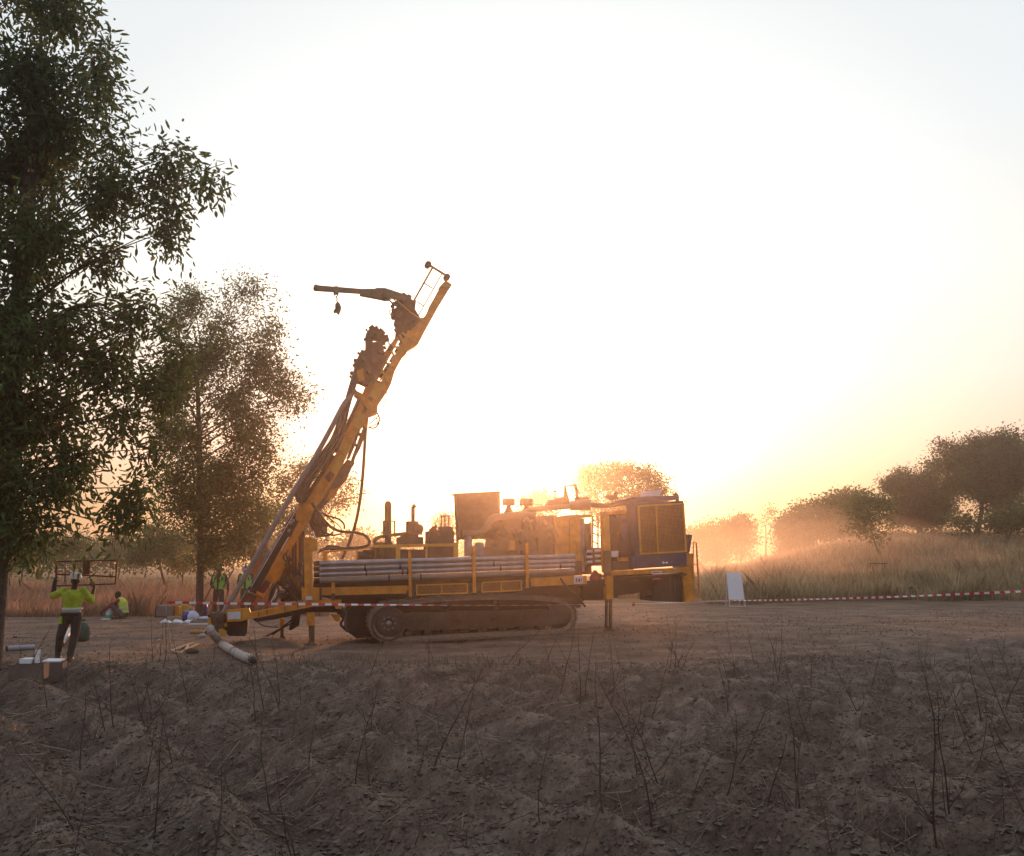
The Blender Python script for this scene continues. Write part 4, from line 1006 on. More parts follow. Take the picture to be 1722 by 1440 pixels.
# signs
def sign(name, x0, y0, x1, y1, sl, m, d=-0.02): 
    b = MB(); b.rb(x0, y0, x1, y1, d, 0.008, sl); return part(name, b, m)
s1 = sign('warning_sign', 965.5, 970, 980.5, 982, 0.6, WHITE)
for a_, c_ in (((968, 972.5), (971, 979.5)), ((972, 973), (976, 979)), ((977, 972), (978.6, 979))):
    l = MB(); l.rp([(a_[0], c_[1]), (a_[0]+0.8, a_[1]), (c_[0], a_[1]+0.4), (c_[0]-0.6, c_[1])], -0.024, 0.003); part('red_mark', l, RED, s1)
s2 = sign('number_plate', 1053, 971, 1073, 977.5, 0.5, GREYP, 0.42)
for q in range(5):
    l = MB(); l.rb(1056+q*3.1, 972.6, 1058+q*3.1, 976, 0.415, 0.003, 0.1); part('letter', l, WHITE, s2)
s3 = sign('warning_sign', 1095, 961, 1113, 965, 0.6, WHITE)
l = MB(); l.rb(1096.5, 962.5, 1111, 964, -0.024, 0.003, 0.5); part('red_mark', l, RED, s3)
s4 = sign('warning_sign', 1096, 966.5, 1111.5, 976, 0.5, RED, 0.2)
l = MB(); l.rb(1098, 968.5, 1109.5, 974, 0.196, 0.003, 0.4); part('pale_mark', l, mat('pale_pink_print', (0.6, 0.35, 0.32), 0.5), s4)
b = MB(); b.rb(1131, 955.5, 1137, 957, -0.012, 0.01, 0.2); part('reflector', b, WHITE)
# ladder at the rear end
b = MB(); b.tube([R(1166.5, 912, 0.1), R(1171.3, 912.5, 0.1), R(1177, 1011, 0.1)], 0.016, 6); b.tube([R(1166.5, 912, 0.1), R(1165.5, 945, 0.1), R(1166, 970, 0.1)], 0.016, 6); b.tube([R(1170.5, 913, 0.55), R(1176, 1010, 0.55)], 0.016, 6)
ld = part('ladder', b, YEL)
for y in (949, 970.5, 991.5):
    l = MB(); x = 1171.3+(y-912)*0.057; l.tube([R(x, y, 0.1), R(x-9, y+0.5, 0.12)], 0.013, 5); l.tube([R(x, y, 0.1), R(x, y, 0.55)], 0.013, 5); part('rung', l, YEL, ld)
l = MB(); l.tube([R(1152, 1012.5, 0.1), R(1177, 1011, 0.1)], 0.013, 5); part('rung', l, YEL, ld)
# ------------------------------------------------------------------ the mast
MD = 0.95
b = MB(); b.rp([(447, 974), (459, 948), (476, 916), (491, 893), (518, 850), (529, 836), (552, 811), (559, 812), (541, 842), (532, 851), (508, 894), (494, 917), (478, 950), (464, 980), (456, 981)], MD-0.06, 0.22)
mast = part('mast', b, YEL)
def mp(name, pts, d, t, m, label=None): 
    b = MB(); b.rp(pts, d, t); return part(name, b, m, mast, label)
mp('main_beam', [(500, 849), (537, 798), (568, 759), (582, 727), (594, 702), (620, 701), (615, 714), (603, 723), (592, 748), (582, 770), (577, 781), (559, 812), (537, 842), (519, 880), (498, 889), (497, 862)], MD, 0.34, YEL)
mp('cover_plate', [(552, 795), (572, 764), (583, 769), (574, 785), (563, 804)], MD-0.012, 0.012, YEL2)
mp('cover_plate', [(546, 803), (556, 791), (563, 799), (553, 812)], MD-0.02, 0.02, MAROON)
mp('cover_plate', [(571, 757), (578, 742), (592, 749), (583, 768)], MD-0.02, 0.02, YEL2)
mp('foot_plate', [(432, 994), (447, 975), (456, 981), (442, 1000)], MD-0.07, 0.24, MAROON)
mp('side_flange', [(456, 981), (478, 950), (480, 953), (466, 985)], MD+0.1, 0.2, YEL)
# dark channel behind, on the right
mp('rear_channel', [(533, 851), (559, 812), (577, 781), (584, 772), (590, 775), (597, 779), (591, 788), (581, 809), (572, 820), (555, 841), (541, 856), (530, 868)], MD+0.06, 0.34, BROWN)
mp('rear_plate', [(556, 824), (572, 819), (563, 836), (548, 842)], MD+0.04, 0.04, YEL)
b = MB()
b.rp([(592, 748), (603, 723), (607, 721), (597, 750), (588, 771), (583, 771)], MD+0.1, 0.2)
b.rp([(600, 748), (612, 716), (618, 712), (614, 733), (606, 754), (598, 769), (595, 779), (590, 776), (594, 764)], MD+0.1, 0.2)
b.rp([(597, 745), (603, 748), (601, 752), (595, 749)], MD+0.12, 0.1); b.rp([(604, 727), (611, 730), (609, 735), (602, 732)], MD+0.12, 0.1)
part('rear_lattice', b, BROWN, mast)
# slide with two bright rails on the left
mp('guide_channel', [(417, 992), (424, 982), (487, 872), (500, 850), (516, 852), (491, 893), (459, 948), (436, 990), (428, 998)], MD+0.02, 0.2, DARK)
for dx in (0, 4.6):
    b = MB(); b.tube([R(405+dx, 1010, MD-0.02), R(417+dx, 989.5, MD-0.02), R(459+dx, 917, MD-0.02), R(498+dx, 851, MD-0.02)], 0.011, 5); part('guide_rail', b, CHROME if dx else STEEL, mast)
b = MB(); b.tube([R(510, 837, MD-0.05), R(532, 798, MD-0.05)], 0.009, 5); part('guide_rail', b, STEEL, mast)
b = MB(); b.tube([R(473, 927, MD-0.10), R(485.5, 904, MD-0.10)], 0.017, 8); part('piston_rod', b, CHROME, mast)
b = MB(); b.tube([R(486, 903, MD-0.08), R(500, 876, MD-0.08)], 0.035, 10); part('cylinder', b, DARK, mast)
for x, y in ((489, 880), (486, 893), (493, 876)):
    b = MB(); b.ball(R(x, y, MD-0.1), 0.045, 8); part('valve_fitting', b, GREYP, mast)
mp('foot_clamp', [(416, 990), (420, 986), (444, 1001), (441, 1007)], MD-0.1, 0.4, DARK)
mp('foot_clamp', [(432, 994), (446, 1000), (443, 1006), (430, 999)], MD-0.12, 0.2, YEL)
mp('foot_block', [(407, 1006), (418, 996), (432, 1003), (424, 1020), (404, 1020)], MD-0.04, 0.3, RUST)
# upper mast: two chords, braces, plates, small gaps between
mp('chord', [(594, 702), (607, 669), (615.5, 648), (620, 639), (640, 599), (651, 587), (655, 581), (666, 566), (672, 569), (661, 590), (646, 618), (637, 636), (622, 662), (610, 690), (604, 706)], MD-0.02, 0.26, YEL)
mp('chord', [(609, 706), (628, 668), (642, 640), (652, 621), (664, 597), (675, 575), (688, 556), (715, 556), (702.5, 580), (699, 582.5), (685, 590), (683, 596), (676, 602.5), (664, 624), (657.5, 646), (651, 659), (635.5, 682), (634, 693), (620, 701), (618, 721), (612, 716)], MD-0.02, 0.26, YEL)
for (x, y, l_) in ((663, 603, 6), (656, 614, 3), (651, 622, 4), (645.5, 631, 5), (638, 644, 3), (632, 656, 8), (622, 674, 9), (613, 692, 10), (604, 708, 9), (671, 588, 5), (677, 577, 4), (683, 567, 8)):
    b = MB(); dx, dy = 0.51, -0.86
    b.rp([(x-dx*l_-5, y-dy*l_-2), (x+dx*l_-5, y+dy*l_-2), (x+dx*l_+5, y+dy*l_+2), (x-dx*l_+5, y-dy*l_+2)], MD+0.02, 0.16); part('web_plate', b, BROWN, mast)
for x0, y0, x1, y1 in ((672, 563, 683, 588), (687, 556, 680, 590), (660, 581, 679, 590), (655, 584, 668, 610), (657, 606, 676, 586), (644, 608, 664, 618), (641, 620, 652, 640), (639, 640, 662, 612), (676, 560, 700, 575)):
    b = MB(); b.beam(R(x0, y0, MD-0.05), R(x1, y1, MD-0.05), 0.045, 0.045); part('cross_brace', b, YEL2, mast)
mp('upper_panel', [(631, 641), (645.5, 647), (634, 675.5), (620, 665.5)], MD-0.035, 0.015, YEL2)
mp('lower_panel', [(602, 692), (618, 700), (606, 724), (592, 714)], MD-0.035, 0.3, YEL2)
mp('mast_clamp', [(599, 657), (611, 663), (634, 687), (635, 694), (624, 698), (607, 670), (597, 662)], MD-0.12, 0.45, YEL)
mp('feed_slide', [(563, 760), (594, 702), (600, 706), (580, 742), (570, 762)], MD+0.02, 0.2, BROWN)
mp('inner_slide', [(576, 728), (602, 668), (609, 672), (584, 727)], MD+0.04, 0.12, BROWN)
b = MB(); b.tube([R(584, 709, MD-0.06), R(607, 665, MD-0.06)], 0.015, 6); part('guide_rail', b, STEEL, mast)
# top beam
mp('top_beam', [(690, 556), (700, 546), (713, 533), (716, 530), (720, 522.5), (724, 512), (725.6, 509), (731, 500), (738, 487), (740, 484), (739.5, 482), (746, 475), (750, 472), (760, 478.5), (736, 518), (715, 556)], MD, 0.26, YEL)
mp('top_cap', [(741, 483), (748, 473), (760, 479), (757, 484)], MD-0.03, 0.32, YEL2)
# crown block
mp('crown_block', [(666, 566), (668, 550), (664, 541), (666, 533), (660, 531), (659, 523), (670, 514), (668, 502), (677, 494), (684, 495), (694, 505), (700, 505), (698, 520), (707, 535), (716, 534), (700, 548), (688, 560), (676, 570)], MD+0.05, 0.3, BROWN)
for x, y, r in ((676, 508, 6.5), (690, 517, 6), (672, 527, 6), (684, 540, 7), (700, 540, 4.5), (668, 541, 4)):
    b = MB(); b.lathe(R(x, y, MD-0.07), NX, [(0, 0.01), (0, r*m1*0.5), (0.02, r*m1), (0.05, r*m1*0.8), (0.08, r*m1), (0.12, r*m1)], 14); part('sheave', b, BROWN, mast)
for x, y, s in ((660, 516, 3), (664, 511, 3), (662, 524, 4), (661, 535, 3), (666, 548, 3), (665, 556, 2.5), (679, 497, 4), (688, 500, 4)):
    b = MB(); b.box(R(x, y, MD+0.05+0.02*s), (s*m1*1.6, 0.15, s*m1*1.8), Matrix.Rotation(0.5+x, 3, 'Y')); part('valve_fitting', b, BROWN, mast)
b = MB(); b.tube([R(669, 507, MD-0.1), R(690, 525, MD-0.1), R(712, 540, MD-0.1)], 0.018, 6); part('crown_strut', b, YEL2, mast)
for p_ in ([(655, 505), (660, 512), (671, 518)], [(660, 502), (668, 510), (676, 520)], [(655.5, 520), (655, 528), (661, 531)]):
    b = MB(); b.tube(cr_spline([R(x, y, MD-0.04) for x, y in p_], 3), 0.011, 5); part('hydraulic_hose', b, RUB, mast)
# top ladder frame
b = MB(); b.tube([R(696, 506, MD+0.05), R(727.5, 450, MD+0.05)], 0.028, 6); lad = part('top_ladder', b, YEL, mast)
b = MB(); b.tube([R(704, 530, MD+0.05), R(743, 461, MD+0.05)], 0.016, 6); part('top_ladder', b, YEL, mast)
for x0, y0, x1, y1 in ((714, 476.5, 727.5, 485.5), (701, 507.5, 712, 514.5)):
    b = MB(); b.beam(R(x0, y0, MD+0.05), R(x1, y1, MD+0.05), 0.02, 0.025); part('top_rung', b, YEL, mast)
b = MB(); b.tube([R(722, 446, MD+0.05), R(751, 464, MD+0.05)], 0.033, 8); part('head_bar', b, YEL, mast)
for x, y in ((720.5, 443.8), (752.3, 465)):
    b = MB(); b.lathe(R(x, y, MD-0.05), NX, [(0, 0.01), (0, 5.4*m1), (0.2, 5.4*m1), (0.2, 0.01)], 20); part('head_pulley', b, BROWN, mast)
# jib boom and hook
b = MB(); b.rp([(531, 478), (536, 480), (609, 486), (609, 492.5), (532.5, 487.5), (529, 484)], MD-0.1, 0.14); boom = part('boom', b, GREYP, None)
BOOMM = mat('dusty_olive_steel', (0.20, 0.15, 0.10), 0.6, 0.2, 0.2, 5, dust=0.3)
boom.data.materials[0] = BOOMM
b = MB(); b.rp([(606, 486), (631, 485.5), (633, 484.2), (648, 484.3), (676, 493.5), (684, 500), (680, 505), (662, 499.5), (655, 503), (648, 503.5), (640, 501.5), (606, 495)], MD-0.13, 0.2); part('boom_base', b, BOOMM, boom)
b = MB(); b.rb(561.5, 481.5, 569, 493, MD-0.12, 0.18); part('boom_collar', b, BOOMM, boom)
b = MB(); b.lathe(R(531.5, 482.5, MD-0.13), NX, [(0, 0.01), (0, 4.2*m1), (0.2, 4.2*m1)], 14); part('boom_tip', b, BOOMM, boom)
b = MB(); b.lathe(R(646, 497, MD-0.16), NX, [(0, 0.01), (0, 5*m1), (0.26, 5*m1)], 14); part('boom_pivot', b, BROWN, boom)
b = MB(); b.tube([R(652, 503, MD), R(664, 513, MD)], 0.02, 7); b.tube([R(658, 500, MD-0.05), R(676, 516, MD-0.05)], 0.014, 6); part('boom_cylinder', b, STEEL, boom)
hk = R(565, 493, MD-0.03)
hook = empty('lifting_hook', hk, 'dark lifting block hanging on a shackle from the jib boom', 'hook')
b = MB(); b.tube(cr_spline([R(562.5, 491, MD-0.03), R(562, 496, MD-0.03), R(565.5, 498.5, MD-0.03), R(568.5, 496, MD-0.03), R(568.5, 491, MD-0.03)], 4), 0.010, 6); b.build('shackle', BROWN, hook)
for k in range(3):
    b = MB(); c = R(565.8+k*0.4, 500+k*3.0, MD-0.03); b.tube([c+Vector((0.022*math.cos(a*0.785)*(1 if k % 2 else 0.3), 0.022*math.cos(a*0.785)*(0.3 if k % 2 else 1), 0.026*math.sin(a*0.785))) for a in range(9)], 0.008, 5); b.build('chain_link', BROWN, hook)
b = MB(); b.rp([(567.5, 507), (571, 510), (574, 517), (573, 523), (570, 528.5), (566, 524.5), (562, 525.5), (561, 522), (564, 519), (564, 511)], MD-0.09, 0.12); b.build('block', BROWN, hook)
# rotary head
RH = mat('brown_rotary_head', (0.13, 0.075, 0.048), 0.65, 0.2, 0.3, 6, dust=0.3)
b = MB(); b.rp([(604, 600), (614, 588), (619, 583), (645, 584), (647, 595), (641, 600), (652, 598), (640, 620), (630, 640), (620, 647), (607, 641), (598, 638), (594, 627), (597, 617)], MD-0.32, 0.5); rot = part('rotary_head', b, RH)
def rpart(name, pts, d, t, m=RH): b = MB(); b.rp(pts, d, t); return part(name, b, m, rot)
rpart('head_frame', [(616, 560), (621, 553), (631, 551), (640, 555), (652, 569), (649, 576), (641, 578), (635, 570), (629, 569), (626, 577), (616, 584)], MD-0.2, 0.3)
rpart('head_frame', [(625, 576), (637, 574), (646, 583), (640, 590), (620, 588), (616, 582)], MD-0.25, 0.3)
rpart('motor', [(596, 609), (604, 600), (608, 606), (604, 620), (597, 619)], MD-0.3, 0.25)
rpart('gearbox_plate', [(600, 624), (611, 619), (613, 640), (603, 640)], MD-0.34, 0.03, YEL)
for x, y, r in ((629, 561, 5), (612, 604, 5), (630, 606, 7), (640, 590, 5), (622, 624, 6), (600, 610, 4)):
    b = MB(); b.lathe(R(x, y, MD-0.40), NX, [(0, 0.01), (0, r*m1*0.8), (0.03, r*m1), (0.25, r*m1)], 14); part('swivel', b, RH, rot)
rr_ = random.Random(4)
edge = [(617, 556), (622, 551), (627, 551), (633, 552), (640, 556), (645, 560), (650, 566), (652, 572), (648, 585), (611, 596), (598, 606), (596, 616), (592, 628), (590, 634), (604, 594), (615, 572)]
for x, y in edge:
    b = MB(); b.box(R(x+rr_.uniform(-1, 1), y+rr_.uniform(-1, 1), MD-rr_.uniform(0.0, 0.25)), (rr_.uniform(.04, .09), .1, rr_.uniform(.04, .09)), Matrix.Rotation(rr_.uniform(0, 3), 3, 'Y')); part('fitting', b, RH, rot)
for q in range(5):
    b = MB(); x = 645+q*1.4; b.tube(cr_spline([R(x-3, 577+q*1.5, MD-0.2), R(x+4, 570+q*2, MD-0.24), R(x+9, 578+q*2, MD-0.2), R(x+6, 590, MD-0.1)], 4), 0.008, 5); part('hydraulic_hose', b, RUB, rot)
# dark hose bundle down the left of the mast
bun = [(612, 590), (604, 610), (599, 630), (594, 645), (588, 665), (583, 685), (577, 706), (571, 726), (562, 745), (550, 762), (538, 780), (524, 796), (510, 815), (503, 833), (504, 846)]
wid = [3, 4, 4.5, 5, 5, 5, 7, 8, 8.5, 9, 9, 10, 10, 8, 5]
for q in range(11):
    ph = (q/10-0.5)*2
    pts = []
    for i, (x, y) in enumerate(bun):
        w = wid[i]*ph*(0.95+0.1*math.sin(i*1.3+q)); pts.append(R(x+w*0.86, y+w*0.5, MD-0.22+0.10*math.cos(q*2.1+i*0.35)))
    b = MB(); b.tube(cr_spline(pts, 4), 0.019 if q % 3 else 0.026, 6); part('hydraulic_hose', b, mat('worn_grey_hose', (0.085, 0.07, 0.065), 0.6, 0, 0.3, 8, dust=0.45), mast)
# energy chain under the bundle, drooping to the mast side
b = MB()
for k in range(26):
    f = k/25; x = 512+(560-512)*f; y = 842-(842-768)*f
    b.box(R(x, y, MD-0.06), (0.075, 0.2, 0.06), Matrix.Rotation(-1.0, 3, 'Y'))
part('cable_chain', b, DARK, mast)
# long sample hose running down to the ground
hose([(596, 655, MD-0.25), (588, 668, MD-0.28), (577, 682, MD-0.3), (557, 720, MD-0.3), (528, 772, MD-0.3), (501, 815, MD-0.3), (470, 868, MD-0.3), (435, 930, MD-0.3), (388, 1010, MD-0.3), (373, 1036, MD-0.3)], 0.062, 'sample_pipe', GREYP, n=12)
# hose that swings from the mast down to the deck
hose([(618, 699, MD+0.1), (616, 710, MD+0.1), (614.5, 730, MD+0.1), (611, 787, MD+0.15), (607, 830, MD+0.2), (602, 862, MD+0.2), (597, 884, MD+0.2), (587, 914, MD+0.2), (575, 940, MD+0.2)], 0.040, 'delivery_hose', mat('brown_hose', (0.10, 0.06, 0.045), 0.6, 0, 0.2, 6, dust=0.3), n=9)
for pts, r in (([(634, 694), (638, 703), (636, 714), (629, 720), (620, 719)], 0.018), ([(636, 700), (630, 706), (621, 713)], 0.014), ([(633, 703), (635, 712), (627, 716), (619, 719)], 0.012),
               ([(650, 658), (649, 672), (644, 685), (637, 694)], 0.006), ([(651, 660), (647, 676), (639, 694)], 0.005)):
    hose([(x, y, MD+0.05) for x, y in pts], r, 'hydraulic_hose', parent=mast)
# hoses behind the end post, sagging in loops
loops = [([(524, 845), (532, 857), (546, 876), (561, 889.5), (579, 894.5), (600, 896), (616, 902), (621.5, 913), (613, 919.5), (589, 922), (551, 922.5), (537, 927)], 0.036, 0.5),
         ([(540, 862), (553, 868), (569, 873), (578, 881), (579, 890)], 0.024, 0.7), ([(545, 866), (560, 878), (562, 890), (556, 898)], 0.014, 0.75), ([(548, 868), (570, 884), (574, 896), (560, 901), (545, 895)], 0.014, 0.7),
         ([(530, 858), (527, 880), (530, 900), (545, 902), (560, 898)], 0.024, 0.75), ([(534, 862), (536, 880), (545, 894), (560, 900), (572, 898)], 0.02, 0.7), ([(541, 905), (548, 909), (556, 908), (562, 902)], 0.008, 0.7),
         ([(540, 926), (552, 918), (566, 920), (578, 923)], 0.014, 0.5), ([(536, 929), (548, 923), (560, 925), (575, 924)], 0.014, 0.52), ([(534, 932), (540, 925), (560, 918), (580, 922)], 0.012, 0.55)]
for pts, r, d in loops: hose([(x, y, d) for x, y in pts], r)
b = MB(); b.rp([(528, 850), (540, 862), (552, 884), (546, 902), (530, 905), (520, 880)], 0.95, 0.2); part('swing_bracket', b, BROWN)
for x, y, r in ((535, 876, 9), (545, 893, 6)):
    b = MB(); b.lathe(R(x, y, 0.8), NX, [(0, 0.02), (0, r*m1*0.7), (0.04, r*m1), (0.2, r*m1)], 16); part('hose_reel', b, BROWN)
b = MB(); b.tube([R(526, 893, 0.4), R(530.5, 907, 0.4)], 0.02, 7); part('piston_rod', b, CHROME)
# mast tilt ram and the frame behind the lower mast
b = MB(); b.rp([(474, 960), (480, 930), (492, 905), (508, 890), (512, 895), (512, 1010), (482, 1012), (478, 990), (470, 985)], 1.35, 0.12); part('mast_frame', b, BROWN)
for x0, y0, x1, y1, r, m in ((500, 905, 501, 990, 0.03, YEL), (506, 895, 507, 1000, 0.03, BROWN), (494, 915, 495, 1000, 0.02, BROWN), (489, 925, 489, 985, 0.016, YEL), (492, 972, 488, 992, 0.012, CHROME), (480, 965, 476, 980, 0.010, CHROME)):
    b = MB(); b.tube([R(x0, y0, 1.15), R(x1, y1, 1.15)], r, 7); part('frame_tube', b, m)
for i in range(34):
    x = rr_.uniform(470, 508); y = rr_.uniform(935, 1012)
    if x < 476+(960-y)*0.5: continue
    b = MB(); b.box(R(x, y, rr_.uniform(0.9, 1.2)), (rr_.uniform(.05, .16), .12, rr_.uniform(.05, .16)), Matrix.Rotation(rr_.uniform(-0.4, 0.4), 3, 'Y')); part('valve_bank_block', b, (BROWN, DARK, RUST, GREYP)[i % 4 if rr_.random() < 0.6 else 0])
for i in range(8):
    x = rr_.uniform(474, 505); y = rr_.uniform(920, 975)
    hose([(x, y, 0.95), (x+rr_.uniform(-8, 8), y+12, 0.85), (x+rr_.uniform(-8, 8), y+28, 0.95), (x+rr_.uniform(-6, 6), min(1012, y+44), 1.0)], rr_.uniform(0.010, 0.022))
hose([(452, 1010, 0.7), (458, 990, 0.7), (466, 984, 0.72), (468, 1000, 0.7), (460, 1015, 0.7)], 0.03, 'hose', RUB)
b = MB(); b.tube([R(456, 1013, 0.6), R(467, 992, 0.6)], 0.016, 6); part('piston_rod', b, CHROME)
b = MB(); b.rp([(456, 985), (460, 980), (466, 985), (458, 1018), (448, 1018)], 0.85, 0.2); part('foot_bracket', b, RUST)
# the long low front beam with its white plate
b = MB(); b.rp([(380, 1027), (406, 1024), (419, 1023), (421.5, 1030), (432, 1028), (476, 1020), (527, 1010), (560, 1009), (574, 1009), (574, 1024), (565, 1024), (562, 1017), (524, 1020), (461, 1033), (424.5, 1039.5), (406, 1045), (382, 1046)], 0.0, 0.2)
fb = part('front_beam', b, YEL)
b = MB(); b.rb(383, 1029.5, 404.5, 1042, -0.012, 0.01, 0.8); part('white_plate', b, WHITE, fb)
b = MB(); b.rp([(408, 1025), (419, 1024), (421, 1040), (408, 1043)], -0.015, 0.01); part('beam_patch', b, YEL2, fb)
for x, y in ((434, 1033), (448, 1030), (478, 1025), (500, 1019)):
    b = MB(); b.rb(x, y-4, x+1.4, y+4, -0.01, 0.01); part('beam_seam', b, BROWN, fb)
b = MB(); b.rp([(424, 1041), (461, 1034), (524, 1021), (562, 1019), (576, 1026), (580, 1035), (575, 1040), (566, 1030), (530, 1030), (500, 1034), (462, 1042), (430, 1046)], 0.35, 0.3); part('under_beam', b, DARK)
b = MB(); b.rp([(381, 1045), (417, 1043), (416, 1062), (412, 1070), (385, 1070), (378, 1060)], 0.25, 0.6); part('foot_base', b, DARK)
b = MB(); b.rp([(492, 1030), (506, 1028), (503, 1052), (490, 1060), (486, 1060)], 0.9, 0.3); part('drill_guide', b, DARK)
b = MB(); b.rp([(556, 1033), (572, 1034), (571, 1046), (564, 1045)], 0.3, 0.3); part('yellow_tank', b, YEL)
hose([(432, 1044, 0.3), (440, 1051, 0.3), (452, 1054, 0.3), (468, 1055, 0.4)], 0.014)
hose([(558, 1020, 0.1), (574, 1022, 0.1), (579, 1030, 0.1), (577, 1042, 0.15), (573, 1050, 0.2), (580, 1058, 0.25), (585, 1062, 0.3)], 0.03)
for x0, y0, x1, y1 in ((448, 1070, 500, 1043), (458, 1068, 494, 1040), (492, 1058, 503, 1035)):
    b = MB(); b.tube([R(x0, y0, 0.8), R(x1, y1, 0.8)], 0.022, 6); part('stay_rod', b, DARK)
# collar and cyclone mouth at the hole
b = MB()
c = R(366, 1046, 0.35)
b.lathe(R(372, 1062, 0.35), R(362, 1030, 0.35)-R(372, 1062, 0.35), [(0, 0.20), (0.06, 0.23), (0.20, 0.21), (0.34, 0.16), (0.46, 0.12)], 18); col_ = part('collar', b, BROWN)
b = MB(); b.lathe(R(373, 1040, 0.1), NX, [(0, 0.02), (0, 0.09), (0.04, 0.13), (0.2, 0.13)], 16); part('flange', b, BROWN, col_)
for a in range(8):
    l = MB(); l.lathe(R(373, 1040, 0.09)+(UX*math.cos(a*.785)+Vector((0, 0, 1))*math.sin(a*.785))*0.1, NX, [(0, 0.012), (0.03, 0.012)], 6); part('bolt', l, DARK, col_)
for i in range(14):
    x = rr_.uniform(350, 384); y = rr_.uniform(1034, 1066)
    b = MB(); b.box(R(x, y, rr_.uniform(0.2, 0.5)), (rr_.uniform(.06, .15), .12, rr_.uniform(.06, .14)), Matrix.Rotation(rr_.uniform(-0.8, 0.8), 3, 'Y')); part('collar_fitting', b, (BROWN, DARK, YEL2, RUST)[i % 4], col_)
b = MB(); b.rp([(350, 1040), (353, 1038), (356, 1050), (352, 1064), (348, 1060)], 0.15, 0.12); part('yellow_clamp', b, YEL2, col_)
b = MB(); b.rp([(367, 1060), (372, 1057), (381, 1062), (380, 1070), (372, 1071)], 0.05, 0.12); part('yellow_clamp', b, YEL2, col_)
# ------------------------------------------------------------------ the white hose at the mast foot
g_end = G(428, 1112)
pts = [R(353.5, 1056, -0.25), R(356, 1063, -0.3)]
for px, py in ((370, 1082), (385, 1094.5), (405, 1105), (424, 1111.5)):
    g = G(px, py+5); g.z += 0.085; pts.append(g)
wh = empty('white_hose', pts[-1], 'thick dirty white hose curving from the mast foot down onto the dirt', 'hose')
WH = mat('dirty_white_hose', (0.52, 0.46, 0.41), 0.7, 0, 0.2, 6, dust=0.35, dustc=(0.3, 0.22, 0.17))
sp_ = cr_spline(pts, 8); b = MB()
b.tube(sp_, [0.088+0.005*math.sin(i*1.9) for i in range(len(sp_))], 14); b.build('hose_wall', WH, wh)
b = MB(); e = (sp_[-1]-sp_[-3]).normalized(); b.tube([sp_[-1]-e*0.02, sp_[-1]+e*0.12, sp_[-1]+e*0.2], [0.06, 0.07, 0.03], 10); b.build('hose_mouth', DARK, wh)
for s in (6, 17, 27):
    b = MB(); b.tube([sp_[s], sp_[s+1]], 0.097, 14); b.build('hose_clamp', GREYP, wh)

# ------------------------------------------------------------------ white board, barrier tape
g = G(1240, 1021); sc = (g-CAM).length/FPX
bd = empty('sign_board', g, 'blank white board on a thin white metal frame right of the rig', 'sign board')
W_ = 24.5*sc; Ht = 54*sc
tl = Vector((0.02, 0.10, 0))
def bdp(x, z): return g+Vector((x*W_/2, 0, z*sc))+Vector((0.0, 0.006*z, 0))
b = MB(); b.prism([bdp(-1.0, 11), bdp(1.0, 11), bdp(0.85, 54), bdp(-1.02, 54.5)], (0, 0.02, 0)); b.build('board', WHT2, bd)
b = MB()
for x0, x1 in ((-1.02, -1.03), (1.04, 0.88)):
    b.tube([bdp(x0, 0), bdp(x1, 54.5)], 0.014, 6)
b.tube([bdp(-1.03, 1.0), bdp(1.04, 0.6)], 0.014, 6); b.build('frame', WHITE, bd)
b = MB()
for x in (-0.95, 0.85): b.tube([bdp(x, 50)+Vector((0, 0.03, 0)), bdp(x, 0)+Vector((0, 0.75, 0))], 0.014, 6)
b.build('rear_leg', WHITE, bd)

def tape(name, pts, w, twist, label, segl=0.28):
    """two-coloured strip, bands printed on it"""
    sp = cr_spline(pts, 14)
    L = [0]
    for i in range(1, len(sp)): L.append(L[-1]+(sp[i]-sp[i-1]).length)
    # resample at band ends
    n = int(L[-1]/(segl/2)); vs = []; fs = []; mi = []; j = 0
    for k in range(n+1):
        s = L[-1]*k/n
        while j < len(L)-2 and L[j+1] < s: j += 1
        t = (s-L[j])/max(1e-6, L[j+1]-L[j]); p = sp[j].lerp(sp[j+1], t)
        tan = (sp[min(j+1, len(sp)-1)]-sp[max(j, 0)]).normalized() if j+1 < len(sp) else tan
        side = Vector((0, 1, 0)).cross(tan).normalized()
        if side.z < 0: side = -side
        a = twist(k/n); up = side*math.cos(a)+Vector((0, 1, 0))*math.sin(a)
        vs += [p-up*w/2, p+up*w/2]
    for k in range(n):
        fs.append((2*k, 2*k+2, 2*k+3, 2*k+1)); mi.append((k//1) % 2)
    me = bpy.data.meshes.new(name); me.from_pydata([tuple(v-pts[0]) for v in vs], [], fs)
    me.materials.append(mat('red_tape', (0.62, 0.035, 0.03), 0.4, 0, 0.1, 3)); me.materials.append(mat('white_tape', (0.78, 0.76, 0.76), 0.4, 0, 0.05, 3))
    me.polygons.foreach_set('material_index', mi); me.update()
    o = link(name, me, loc=pts[0]); tag(o, label, 'barrier tape'); return o
tape('barrier_tape', [P(283, 1013, 20.2), P(350, 1014.5, 20.3), P(430, 1015.5, 20.4), P(500, 1016, 20.6), P(600, 1017, 21.0), P(760, 1018, 21.6), P(880, 1018, 22.2), P(1000, 1016.5, 23.2), P(1120, 1014, 28), P(1229, 1010, 34.6)], 0.05,
     lambda f: 0.2+1.31*min(1, max(0, (f-0.12)/0.14))*(1 if f < 0.62 else max(0.0, 1-(f-0.62)/0.2)), 'red and white barrier tape stretched across the front of the rig')
